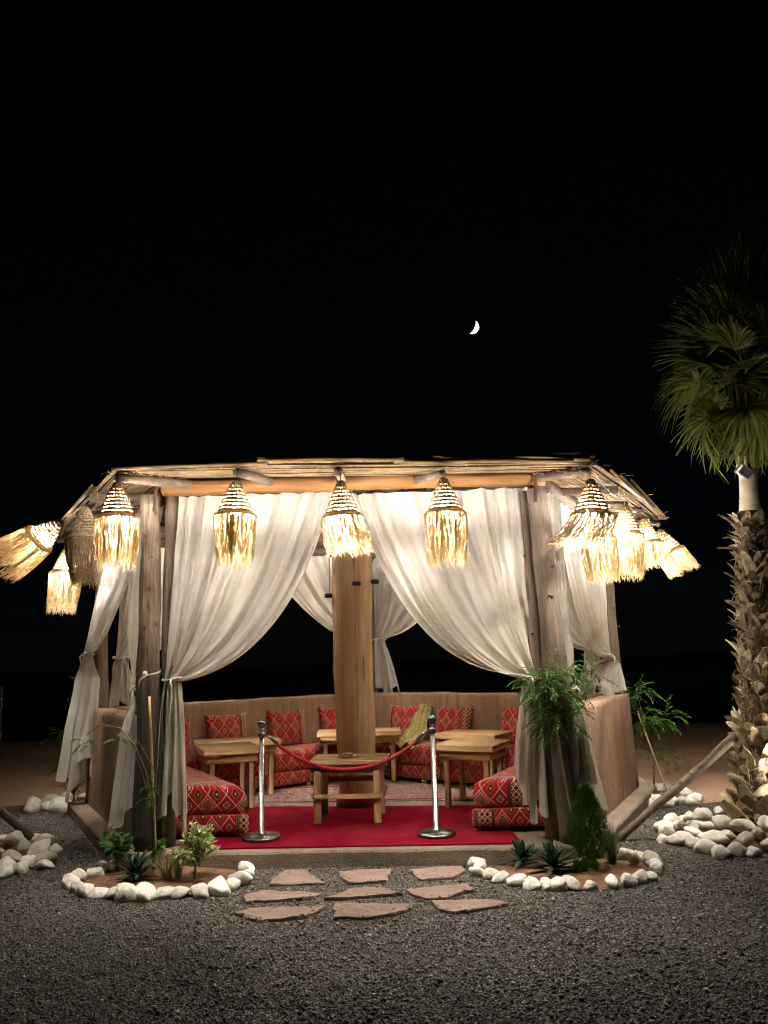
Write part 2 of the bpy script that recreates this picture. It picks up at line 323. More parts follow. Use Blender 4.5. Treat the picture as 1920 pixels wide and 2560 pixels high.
def tube(mb, pts, rad, n=8, caps=True, tone=None, twist=0.0, wob=0.0):
    pts = [Vector(p) for p in pts]; k = len(pts)
    if not hasattr(rad, '__len__'): rad = [rad]*k
    vs = []; T0 = (pts[1]-pts[0]).normalized()
    a = Vector((0, 0, 1)) if abs(T0.z) < 0.9 else Vector((1, 0, 0))
    X = T0.cross(a).normalized(); L = 0; uvr = []
    for i, p in enumerate(pts):
        T = (pts[min(i+1, k-1)]-pts[max(i-1, 0)]).normalized()
        X = (X - T*X.dot(T)).normalized(); Y = T.cross(X)
        if i: L += (p-pts[i-1]).length
        uvr.append(L)
        for j in range(n):
            t = 2*math.pi*j/n + twist*i
            r = rad[i]*(1 + (wob*noise.noise(Vector((math.cos(t)*1.3, math.sin(t)*1.3, L*1.7+p.x*3))) if wob else 0))
            vs.append(p + X*math.cos(t)*r + Y*math.sin(t)*r)
    fs = []; uv = []
    for i in range(k-1):
        for j in range(n):
            q = (j+1) % n
            fs.append((i*n+j, i*n+q, (i+1)*n+q, (i+1)*n+j))
            uv.append([(j/n, uvr[i]), ((j+1)/n, uvr[i]), ((j+1)/n, uvr[i+1]), (j/n, uvr[i+1])])
    if caps:
        fs.append(tuple(range(n-1, -1, -1))); uv.append([(0, 0)]*n)
        fs.append(tuple((k-1)*n+j for j in range(n))); uv.append([(0, 0)]*n)
    mb.add(vs, fs, uv, tone); return mb
def lathe(mb, prof, n=20, M4=None):
    vs = []; fs = []
    for r, z in prof:
        for j in range(n):
            t = 2*math.pi*j/n; v = Vector((r*math.cos(t), r*math.sin(t), z)); vs.append(M4 @ v if M4 else v)
    for i in range(len(prof)-1):
        for j in range(n):
            q = (j+1) % n; fs.append((i*n+j, i*n+q, (i+1)*n+q, (i+1)*n+j))
    fs.append(tuple(range(n-1, -1, -1))); fs.append(tuple((len(prof)-1)*n+j for j in range(n)))
    mb.add(vs, fs); return mb
def cbox(mb, c, size, ch=0.005, rz=0.0, M4=None):
    """box with chamfered edges"""
    hx, hy, hz = [q/2 for q in size]; ch = min(ch, hx*.6, hy*.6, hz*.6); V = []; ix = {}
    R = Matrix.Rotation(rz, 3, 'Z')
    for sx in (-1, 1):
        for sy in (-1, 1):
            for sz in (-1, 1):
                for a in range(3):
                    p = Vector((sx*(hx-(ch if a != 0 else 0)), sy*(hy-(ch if a != 1 else 0)), sz*(hz-(ch if a != 2 else 0))))
                    ix[(sx, sy, sz, a)] = len(V); V.append(R @ p + Vector(c) if M4 is None else M4 @ (R @ p + Vector(c)))
    F = []
    for a in range(3):
        b, d = (a+1) % 3, (a+2) % 3
        for s in (-1, 1):
            q = []
            for sb, s2 in ((-1, -1), (1, -1), (1, 1), (-1, 1)):
                key = [0, 0, 0]; key[a] = s; key[b] = sb; key[d] = s2; q.append(ix[(*key, a)])
            F.append(tuple(q) if s > 0 else tuple(reversed(q)))
    for a in range(3):
        b, d = (a+1) % 3, (a+2) % 3
        for sb in (-1, 1):
            for s2 in (-1, 1):
                def kk(sa, ax):
                    key = [0, 0, 0]; key[a] = sa; key[b] = sb; key[d] = s2; return ix[(*key, ax)]
                F.append((kk(-1, b), kk(1, b), kk(1, d), kk(-1, d)))
    for sx in (-1, 1):
        for sy in (-1, 1):
            for sz in (-1, 1): F.append(tuple(ix[(sx, sy, sz, a)] for a in range(3)))
    uv = []
    for f in F:
        pts = [V[i] for i in f]; uv.append([(p.x+p.y, p.z) for p in pts])
    mb.add(V, F, uv); return mb
def fixn(o):
    bm = bmesh.new(); bm.from_mesh(o.data); bmesh.ops.recalc_face_normals(bm, faces=bm.faces); bm.to_mesh(o.data); bm.free(); return o
def offset_poly(P, d):
    """offset a CCW polygon inwards by d (a number or one per edge)"""
    n = len(P); d = d if hasattr(d, '__len__') else [d]*n; L = []
    for i in range(n):
        a, b = Vector(P[i]), Vector(P[(i+1) % n]); t = (b-a).normalized(); nrm = Vector((-t.y, t.x)); L.append((a+nrm*d[i], t))
    out = []
    for i in range(n):
        (p, t), (q, s) = L[i-1], L[i]; cr = t.x*s.y-t.y*s.x
        k = ((q-p).x*s.y-(q-p).y*s.x)/cr; out.append(p+t*k)
    return out
def soft_block(quad, prof, nu, nv, amp=0.0, seed=0.0, sag=0.0):
    """padded block on a CCW quad footprint; prof = [(inset, z)...] bottom to top; top is a wavy grid"""
    mb = MB(); rings = []; cnt = [nu, nv, nu, nv]
    def nz(p, s=3.0): return noise.noise(Vector((p[0]*s+seed, p[1]*s, p[2]*s)))
    for ins, z in prof:
        q = offset_poly(quad, ins); r = []
        for e in range(4):
            a, b = q[e], q[(e+1) % 4]
            for i in range(cnt[e]): p = a+(b-a)*(i/cnt[e]); r.append(Vector((p.x, p.y, z)))
        rings.append(r)
    m = len(rings[0]); per = [0]
    for i in range(m): per.append(per[-1]+(rings[0][(i+1) % m]-rings[0][i]).length)
    vs = []; cx = sum((Vector(p) for p in quad), Vector((0, 0)))/4
    for r in rings:
        for p in r:
            dv = Vector((p.x-cx.x, p.y-cx.y, 0)).normalized()
            vs.append(p + dv*amp*nz(p) + Vector((0, 0, amp*0.7*nz(p+Vector((9, 3, 1))) if p.z > prof[0][1]+0.02 else 0)))
    fs = []; uv = []
    for i in range(len(rings)-1):
        for j in range(m):
            q = (j+1) % m; fs.append((i*m+j, i*m+q, (i+1)*m+q, (i+1)*m+j))
            z0, z1 = prof[i][1]-prof[i][0]*0.6, prof[i+1][1]-prof[i+1][0]*0.6
            uv.append([(per[j], z0), (per[j+1], z0), (per[j+1], z1), (per[j], z1)])
    mb.add(vs, fs, uv)
    q = offset_poly(quad, prof[-1][0]); z = prof[-1][1]; g = []
    ta = (Vector(quad[1])-Vector(quad[0])).normalized(); tb = Vector((-ta.y, ta.x))
    for j in range(nv+1):
        for i in range(nu+1):
            a = q[0].lerp(q[1], i/nu); b = q[3].lerp(q[2], i/nu); p2 = a.lerp(b, j/nv); p = Vector((p2.x, p2.y, z))
            dv = Vector((p.x-cx.x, p.y-cx.y, 0)).normalized()
            bl = math.sin(math.pi*i/nu)*math.sin(math.pi*j/nv)
            edge = 0.0 if 0 < i < nu and 0 < j < nv else 1.0
            g.append(p + dv*amp*nz(p)*edge + Vector((0, 0, amp*0.7*nz(p+Vector((9, 3, 1))) + sag*bl)))
    fs = []; uv = []
    for j in range(nv):
        for i in range(nu):
            f = (j*(nu+1)+i, j*(nu+1)+i+1, (j+1)*(nu+1)+i+1, (j+1)*(nu+1)+i); fs.append(f)
            uv.append([((Vector((g[t].x, g[t].y))-Vector(quad[0])).dot(ta), 0.5+(Vector((g[t].x, g[t].y))-Vector(quad[0])).dot(tb)) for t in f])
    mb.add(g, fs, uv); return mb
def leaf_quad(mb, base, d, nrm, ln, wd, tone, droop=0.0):
    """one pointed leaf of two bent halves"""
    d = d.normalized(); s = d.cross(nrm).normalized()*wd/2; n2 = s.cross(d).normalized()
    p0 = base; p1 = base + d*ln*0.45 - Vector((0, 0, droop*ln*0.25)); p2 = base + d*ln - Vector((0, 0, droop*ln))
    mb.add([p0, p1+s+n2*wd*.12, p2, p1-s+n2*wd*.12, p1], [(0, 4, 1), (1, 4, 2), (0, 3, 4), (3, 2, 4)],
           [[(0.5, 0), (0.5, .5), (1, .5)], [(1, .5), (0.5, .5), (0.5, 1)], [(0.5, 0), (0, .5), (0.5, .5)], [(0, .5), (0.5, 1), (0.5, .5)]], tone)
def V2(p): return Vector((p[0], p[1]))
def rv(a=1.0): return Vector((random.uniform(-a, a), random.uniform(-a, a), random.uniform(-a, a)))

PZ = 0.13                                   # platform top
FL, FR, LC, RC, BC = V2((-2.03, 6.68)), V2((1.40, 6.55)), V2((-3.36, 8.95)), V2((2.68, 8.95)), V2((-0.30, 11.1))
PENT = [FL, FR, RC, BC, LC]                 # counter-clockwise
CEN = V2((-0.37, 8.3))

# ---------------------------------------------------------------- ground
def ground():
    ys = [-30, -10, 0, 4, 7, 9, 11, 12.5, 14, 16, 18.0, 18.6, 20.5, 26, 60, 400, 1500]; xs = [-1500, -300, -60, -25, -12, -6, -3, 0, 3, 6, 12, 25, 60, 300, 1500]
    mb = MB(); vs = []
    for y in ys:
        for x in xs:
            z = -0.006
            if y > 18.0: z -= min(7.0, (y-18.0)*0.42)
            z += 0.0 if abs(x) < 6 and y < 12 else 0.05*noise.noise(Vector((x*0.2, y*0.2, 0)))-0.02
            vs.append((x, y, z))
    n = len(xs); fs = [(j*n+i, j*n+i+1, (j+1)*n+i+1, (j+1)*n+i) for j in range(len(ys)-1) for i in range(n-1)]
    mb.add(vs, fs); tag(mb.build('ground', 'sand'), kind='structure')
    # gravel yard: a sheet with an uneven back edge
    mb = MB(); vs = []; N = 60
    for i in range(N+1):
        x = -9+18*i/N
        yb = 9.35 + 0.25*noise.noise(Vector((x*0.9, 3, 0))) + 0.07*noise.noise(Vector((x*5, 1, 0))) + (0.35 if x < -3 else 0) - (0.75 if x > 2.9 else 0)
        vs += [(x, -6, 0.0), (x, yb, 0.0)]
    fs = [(2*i, 2*i+2, 2*i+3, 2*i+1) for i in range(N)]
    mb.add(vs, fs); tag(mb.build('gravel_yard', 'gravel_bed'), kind='structure')
ground()

def gravel():
    rng = np.random.default_rng(3); N = 150000
    # denser towards the viewer
    y = 3.3 + 6.1*rng.random(N)**1.25; x = (rng.random(N)*2-1)*(0.62*y+0.35) - 0.1
    keep = np.ones(N, bool); P = [FL, FR, RC, BC, LC]
    P = [np.array(p) for p in P]
    ins = np.ones(N, bool)
    for i in range(5):
        a, b = P[i], P[(i+1) % 5]; ins &= ((b[0]-a[0])*(y-a[1])-(b[1]-a[1])*(x-a[0])) > -0.1
    yb = np.where(x < -3, 9.6, np.where(x > 2.9, 8.55, 9.3))+rng.normal(0, .12, N)
    keep = ~ins & (y < yb)
    x, y = x[keep], y[keep]; N = len(x)
    lift = np.zeros(N)
    for _, Q in FLAGS:                       # a few pebbles have been kicked onto the slabs
        inn = np.zeros(N, bool); dm = np.full(N, 9.0)
        for q in range(len(Q)):
            (ax, ay), (bx, by) = Q[q], Q[(q+1) % len(Q)]
            inn ^= ((ay > y) != (by > y)) & (x < (bx-ax)*(y-ay)/((by-ay) or 1e-9)+ax)
            tt = np.clip(((x-ax)*(bx-ax)+(y-ay)*(by-ay))/((bx-ax)**2+(by-ay)**2), 0, 1); dm = np.minimum(dm, np.hypot(x-ax-tt*(bx-ax), y-ay-tt*(by-ay)))
        lift = np.where(inn & (rng.random(N) < .35*np.exp(-dm/.018)+.006), .021, lift)
        lift = np.where(~inn & (dm < .02), .008, lift)
    base = np.array([[1, 0, 0], [0, 1, 0], [-1, 0, 0], [0, -1, 0], [0, 0, 1], [0, 0, -1]], float)
    tri = np.array([[0, 1, 4], [1, 2, 4], [2, 3, 4], [3, 0, 4], [1, 0, 5], [2, 1, 5], [3, 2, 5], [0, 3, 5]])
    r = rng.lognormal(math.log(0.0057), 0.42, N); r = np.clip(r, .003, .019)
    v = base[None]*np.stack([r, r*rng.uniform(.6, 1, N), r*rng.uniform(.4, .8, N)], 1)[:, None, :]
    v *= rng.uniform(.7, 1.25, (N, 6, 1))
    a, b = rng.uniform(0, 6.28, N), rng.normal(0, .5, N)
    ca, sa, cb, sb = np.cos(a), np.sin(a), np.cos(b), np.sin(b)
    yy = v[..., 1]*cb[:, None]-v[..., 2]*sb[:, None]; zz = v[..., 1]*sb[:, None]+v[..., 2]*cb[:, None]
    X = v[..., 0]*ca[:, None]-yy*sa[:, None]; Y = v[..., 0]*sa[:, None]+yy*ca[:, None]
    co = np.stack([X+x[:, None], Y+y[:, None], zz+(r*0.45+lift)[:, None]], 2).reshape(-1, 3)
    f = (tri[None]+(np.arange(N)*6)[:, None, None]).reshape(-1, 3)
    me = bpy.data.meshes.new('gravel'); me.vertices.add(len(co)); me.vertices.foreach_set('co', co.ravel())
    me.loops.add(f.size); me.loops.foreach_set('vertex_index', f.ravel().astype(np.int32))
    me.polygons.add(len(f)); me.polygons.foreach_set('loop_start', np.arange(0, f.size, 3, dtype=np.int32))
    me.update(calc_edges=True); at = me.attributes.new('tone', 'FLOAT', 'POINT')
    t = np.clip(rng.beta(2, 2.6, N)+ (rng.random(N) < 0.03)*0.5, 0, 1); at.data.foreach_set('value', np.repeat(t, 6))
    me.materials.append(M['gravel_stone'])
    tag(link('gravel', me), 'loose grey gravel covering the yard in front of the pavilion', 'gravel', kind='stuff')

# ---------------------------------------------------------------- moon
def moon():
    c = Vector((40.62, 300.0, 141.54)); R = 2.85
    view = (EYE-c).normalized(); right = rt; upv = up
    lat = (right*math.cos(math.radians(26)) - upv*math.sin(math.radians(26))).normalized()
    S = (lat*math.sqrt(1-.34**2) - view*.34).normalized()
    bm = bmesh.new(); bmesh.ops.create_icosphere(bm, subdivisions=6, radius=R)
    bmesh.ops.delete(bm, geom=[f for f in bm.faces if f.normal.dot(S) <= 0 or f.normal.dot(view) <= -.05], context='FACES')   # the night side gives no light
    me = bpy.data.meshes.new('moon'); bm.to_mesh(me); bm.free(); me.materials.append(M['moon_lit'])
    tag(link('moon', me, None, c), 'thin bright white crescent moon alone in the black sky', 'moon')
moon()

# ---------------------------------------------------------------- pavilion
pav = empty('pavilion', 'open five-sided pavilion of log posts, clay walls and reed roof', 'pavilion', (0, 0, 0))
def log(name, a, b, r0_, r1, mat, parent, n=14, seg=14, wob=0.10, bend=0.02, knots=0):
    a, b = Vector(a), Vector(b); ax = b-a; L = ax.length
    q = ax.to_track_quat('Z', 'Y'); mb = MB(); sd_ = random.uniform(0, 50); pts = []; rr = []
    for i in range(seg+1):
        t = i/seg
        pts.append(Vector((bend*noise.noise(Vector((t*2.2, sd_, 0))), bend*noise.noise(Vector((t*2.2, sd_, 7))), L*t)))
        rr.append((r0_+(r1-r0_)*t)*(1+0.05*noise.noise(Vector((t*6, sd_, 3)))))
    tube(mb, pts, rr, n, True, None, 0, wob)
    for _ in range(knots):
        t = random.uniform(.1, .95); an = random.uniform(0, 6.28); d = Vector((math.cos(an), math.sin(an), .3))
        rr_ = r0_+(r1-r0_)*t; base = Vector((0, 0, L*t))
        tube(mb, [base+d*rr_*.8, base+d*(rr_+.012)], [.018, .007], 6)
    o = mb.build(name, mat, parent, loc=a); o.rotation_euler = q.to_euler(); return o
def pavilion():
    # slab
    outer = offset_poly(PENT, [-0.16, -0.30, -0.30, -0.30, -0.30])
    mb = MB(); rings = []
    for ins, z in ((0.0, -0.25), (0.0, PZ-0.02), (0.015, PZ-0.004), (0.04, PZ)):
        q = offset_poly(outer, ins); r = []
        for e in range(5):
            a, b = q[e], q[(e+1) % 5]; k = 40
            for i in range(k):
                p = a.lerp(b, i/k); nn = noise.noise(Vector((p.x*6, p.y*6, z*8)))*0.010+noise.noise(Vector((p.x*25, p.y*25, z*20)))*0.006
                r.append(Vector((p.x+nn*.3, p.y+nn, z + (nn*.5 if 0 < z < PZ-.001 else 0))))
        rings.append(r)
    m = len(rings[0]); vs = [p for r in rings for p in r]
    fs = [(i*m+j, i*m+(j+1) % m, (i+1)*m+(j+1) % m, (i+1)*m+j) for i in range(3) for j in range(m)] + [tuple(3*m+j for j in range(m))]
    mb.add(vs, fs); mb.build('platform', 'concrete', pav, smooth=False)
    # clay walls: four, mitred at the corners
    ou = offset_poly(PENT, [0, -0.13, -0.13, -0.13, -0.13]); inn = offset_poly(PENT, [0, 0.13, 0.13, 0.13, 0.13])
    WT = 1.18; prof = [(0, PZ-.01), (0.004, PZ+0.3), (0.008, 0.8), (0.012, WT-0.05), (0.02, WT-0.015), (0.045, WT)]
    def end(a, b, y):                                       # point on line a-b at depth y
        t = (y-a.y)/(b.y-a.y); return a.lerp(b, t)
    gap = 0.0015
    for nm, i, j in (('right', 1, 2), ('back_right', 2, 3), ('back_left', 3, 4), ('left', 4, 0)):
        o1, o2, i1, i2 = ou[i], ou[j], inn[i], inn[j]
        if i == 1: o1 = end(o1, o2, 6.66); i1 = end(i1, i2, 6.66)
        if j == 0: o2 = end(o1, o2, 6.80); i2 = end(i1, i2, 6.80)
        quad = [o1, o2, i2, i1]
        c = sum(quad, Vector((0, 0)))/4; quad = [p+(c-p).normalized()*gap for p in quad]
        soft_block(quad, prof, 40, 4, 0.012, i*7.0).build('clay_wall', 'plaster', pav, weld=True)
    # posts
    log('corner_post', (FL.x-0.06, FL.y-0.0, PZ), (FL.x-0.13, FL.y+0.02, 3.19), 0.108, 0.088, 'stained_log', pav, 16, 24, 0.22, 0.03, 26)
    log('side_post', (FL.x+0.09, FL.y+0.09, PZ), (FL.x+0.04, FL.y+0.10, 3.20), 0.075, 0.06, 'grey_log', pav, 12, 20, 0.15, 0.02, 5)
    log('corner_post', (FR.x+0.10, FR.y-0.02, PZ), (FR.x-0.02, FR.y+0.0, 3.12), 0.118, 0.088, 'grey_log', pav, 16, 24, 0.18, 0.03, 10)
    log('side_post', (FR.x-0.04, FR.y+0.10, PZ), (FR.x-0.13, FR.y+0.09, 3.12), 0.085, 0.055, 'grey_log', pav, 12, 20, 0.15, 0.02, 4)
    log('corner_post', (LC.x-0.05, LC.y, PZ), (LC.x-0.05, LC.y, 3.12), 0.10, 0.085, 'grey_log', pav, 12, 16, 0.12, 0.05, 3)
    log('corner_post', (RC.x+0.02, RC.y, PZ), (RC.x-0.02, RC.y, 3.12), 0.12, 0.075, 'grey_log', pav, 14, 24, 0.25, 0.09, 8)
    log('corner_post', (BC.x+0.05, BC.y, PZ), (BC.x+0.05, BC.y, 3.12), 0.09, 0.08, 'grey_log', pav, 12, 16, 0.12, 0.05, 3)
    cp = log('centre_post', (CEN.x+0.01, CEN.y, PZ), (CEN.x-0.02, CEN.y, 3.55), 0.205, 0.23, 'peeled_log', pav, 24, 24, 0.06, 0.02, 0)
    mb = MB(); tube(mb, [(.03+.012*noise.noise(Vector((z*1.3, 2, 0))), -.213-.006*z, z) for z in [.5+.12*i for i in range(20)]], [.0025+.0015*noise.noise(Vector((i*.6, 0, 0))) for i in range(20)], 5); mb.build('drying_crack', 'black_iron', pav, loc=(CEN.x, CEN.y+.004, PZ))
    wrap = MB(); lathe(wrap, [(0.225, 0), (0.235, 0.02), (0.235, 0.09), (0.21, 0.12)], 24); w = wrap.build('fabric_wrap', 'kilim', pav, loc=(CEN.x+.01, CEN.y, PZ))
    for (dx, dz, ln) in ((-0.235, 2.36, .5), (0.02, 2.47, .45), (0.215, 2.50, .45)):
        y = CEN.y-0.20 if abs(dx) < .1 else CEN.y-0.04
        mb = MB(); tube(mb, [(0, .012, 0), (0, -0.075, -0.004)], [0.027, 0.027], 10); tube(mb, [(0, -.075, -.004), (0, -.082, -.004)], [.022, .02], 10)
        k = mb.build('spot_fitting', 'black_iron', pav, loc=(CEN.x+dx, y, dz))
        if dx: k.rotation_euler = (0, 0, -math.copysign(1.15, dx)*-1)
        mb = MB(); tube(mb, [(0, 0, 0), (0.004, 0, ln*.5), (0, 0, ln)], 0.009, 6); mb.build('conduit', 'bamboo_stake', pav, loc=(CEN.x+dx*1.03-.02, y+.008, dz-.03))
    # ring beams on the posts
    for a, b, mt in ((FL, FR, 'beam_log'), (FR, RC, 'grey_rafter'), (RC, BC, 'grey_rafter'), (BC, LC, 'grey_rafter'), (LC, FL, 'beam_log')):
        t = (b-a).normalized(); f = (a, b) == (FL, FR)
        a2 = a+t*(-0.0 if f else .13); b2 = b+t*(0.06 if f else -0.13)
        o = log('ring_beam', (a2.x, a2.y-(.03 if f else 0), 3.195 if not f else 3.262), (b2.x, b2.y-(.03 if f else 0), 3.185 if not f else 3.212), 0.072, 0.066, mt, pav, 12, 20, 0.16, 0.02, 4)
    for p in (FL, FR):
        mb = MB(); cbox(mb, (0, 0, 0), (0.03, 0.006, 0.30), 0.002); mb.build('iron_strap', 'rust_strap', pav, loc=(p.x-0.045, p.y-0.115, 3.17 if p is FL else 3.13), rot=(0, 0.06, 0))
    # rafters: radial poles, the lamps hang from their ends
    ROOF_E, ROOF_C = 3.268, 3.52
    edge = [V2((-2.26, 6.03)), V2((1.80, 6.05)), V2((3.56, 9.22)), V2((-0.28, 12.05)), V2((-4.20, 9.22))]
    ends = [(-2.24, 6.04), (-1.22, 5.99), (-0.36, 5.98), (0.50, 6.02), (1.74, 6.10), (2.20, 6.80), (2.52, 7.5), (2.90, 8.2), (3.42, 9.1),
            (2.5, 10.05), (1.3, 10.95), (-0.28, 11.95), (-1.7, 11.0), (-3.0, 10.1), (-4.08, 9.14), (-3.62, 8.32), (-3.2, 7.55), (-2.76, 6.78)]
    for e in ends:
        e = V2(e); d = (CEN-e); c2 = e + d*0.93; fr_ = -.045 if (e.y < 6.2 and e.x > .3) else 0
        log('rafter', (e.x, e.y, ROOF_E-0.055+fr_-(.07 if (e.x > 2.1 and e.y < 7.6) else 0)), (c2.x, c2.y, ROOF_C-0.10), random.uniform(.032, .04), random.uniform(.04, .05), 'grey_rafter', pav, 9, 8, 0.18, 0.02)
    # reed mats: reeds lie across the rafters, parallel to each side
    for i in range(5):
        a, b = edge[i], edge[(i+1) % 5]; mb = MB(); t = (b-a).normalized()
        nn = Vector((-t.y, t.x)); dist = (CEN-a).dot(nn); rows = int(dist/0.019)
        for k in range(rows):
            f = (k+random.uniform(-.3, .3))/rows; f = max(0, min(.97, f)); p = a.lerp(CEN, f); q = b.lerp(CEN, f)
            over = random.uniform(-.02, .07)*(1 if f < .5 else .2)
            z = ROOF_E+(ROOF_C-ROOF_E)*f + random.uniform(0, .016) + (0.02 if f < .02 else 0)
            dz = -.10*(1-f) if i == 1 else 0; db = -.055*(1-f) if i == 0 else 0
            p2 = p - t*over; q2 = q + t*over*random.uniform(.2, 1.2)
            m1 = p2.lerp(q2, .33); m2 = p2.lerp(q2, .67); j = lambda: random.uniform(-.012, .012)
            r = random.uniform(.006, .0105)
            tube(mb, [(p2.x, p2.y, z+dz+j()), (m1.x+j(), m1.y+j(), z+dz*.45+db*.33+j()), (m2.x+j(), m2.y+j(), z+dz*.15+db*.67+j()), (q2.x, q2.y, z+db+j())], r, 5)
        tag(mb.build('reed_mat', 'reed', pav), kind='stuff')
        # thatch cover on top of the reeds
        mb = MB(); e0 = 0.03
        pa, pb = a.lerp(CEN, e0), b.lerp(CEN, e0); h = 0.035; vs = []
        for (p, z) in ((pa, ROOF_E+.035), (pb, ROOF_E+.035), (CEN, ROOF_C+.03)): vs += [(p.x, p.y, z), (p.x, p.y, z+h)]
        mb.add(vs, [(4, 2, 0), (1, 3, 5), (0, 2, 3, 1)]); mb.build('thatch_cover', 'palm_husk', pav, smooth=False)
    # split bamboo bundled along the front edge and some of the side edges
    a, b = edge[0], edge[1]
    for (t0, t1, dy, z, r) in ((0.0, .55, -.03, 3.305, .022), (.0, .32, -.045, 3.285, .024), (.22, .72, -.045, 3.315, .020), (.5, .985, -.03, 3.335, .024), (.58, .95, -.05, 3.30, .026),
                               (.66, .98, -.06, 3.325, .018), (.3, .6, -.06, 3.31, .022), (.35, .99, -.02, 3.35, .016), (.02, .48, -.035, 3.325, .014), (.75, .995, -.04, 3.35, .013)):
        p, q = a.lerp(b, t0), a.lerp(b, t1); k = 10
        mb = MB(); pts = []; rr = []
        for s in range(k+1):
            w = p.lerp(q, s/k); zt_ = -.075*max(0, (w.x+.3)/2.1)
            pts.append((w.x-p.x, w.y+dy-p.y+.008*noise.noise(Vector((w.x*2, z*30, 0))), .018*noise.noise(Vector((w.x*1.3, z*40, 5)))+zt_))
            rr.append(r*(1+.15*noise.noise(Vector((w.x*5, z*9, 1)))))
        tube(mb, pts, rr, 7, True, None, 0, .3); mb.build('bamboo_pole', 'bamboo', pav, loc=(p.x, p.y, z))
    for (a, b, rng_) in ((edge[1], edge[2], ((.2, .75), (.35, .99), (.55, 1.0), (.12, .5))), (edge[4], edge[0], ((.1, .6), (.4, .8), (.0, .5), (.5, .78)))):
        t = (b-a).normalized(); nn = Vector((t.y, -t.x))
        for (t0, t1) in rng_:
            p, q = a.lerp(b, t0)+nn*random.uniform(-.03, .05), a.lerp(b, t1)+nn*random.uniform(-.03, .06); z = 3.29+random.uniform(0, .04)-(.05 if a.x > 0 and t0 < .3 else 0)
            mb = MB(); d = q-p; tube(mb, [(0, 0, 0), (d.x*.5, d.y*.5, random.uniform(-.01, .02)), (d.x, d.y, random.uniform(-.01, .01))], [.014, .018, .012], 6, True, None, 0, .3)
            mb.build('bamboo_pole', 'bamboo', pav, loc=(p.x, p.y, z))
    # stray straws hanging from the edge
    for _ in range(46):
        i = random.choice((0, 0, 1, 4)); a, b = edge[i], edge[(i+1) % 5]; p = a.lerp(b, random.random()); mb = MB()
        d = rv(.12); d.z = random.uniform(-.12, .05)
        tube(mb, [(0, 0, 0), d*.5+Vector((0, 0, .02)), d], [.003, .0025, .0015], 4); mb.build('straw', 'bamboo_stake', pav, loc=(p.x, p.y, random.uniform(3.24, 3.33)))
pavilion()

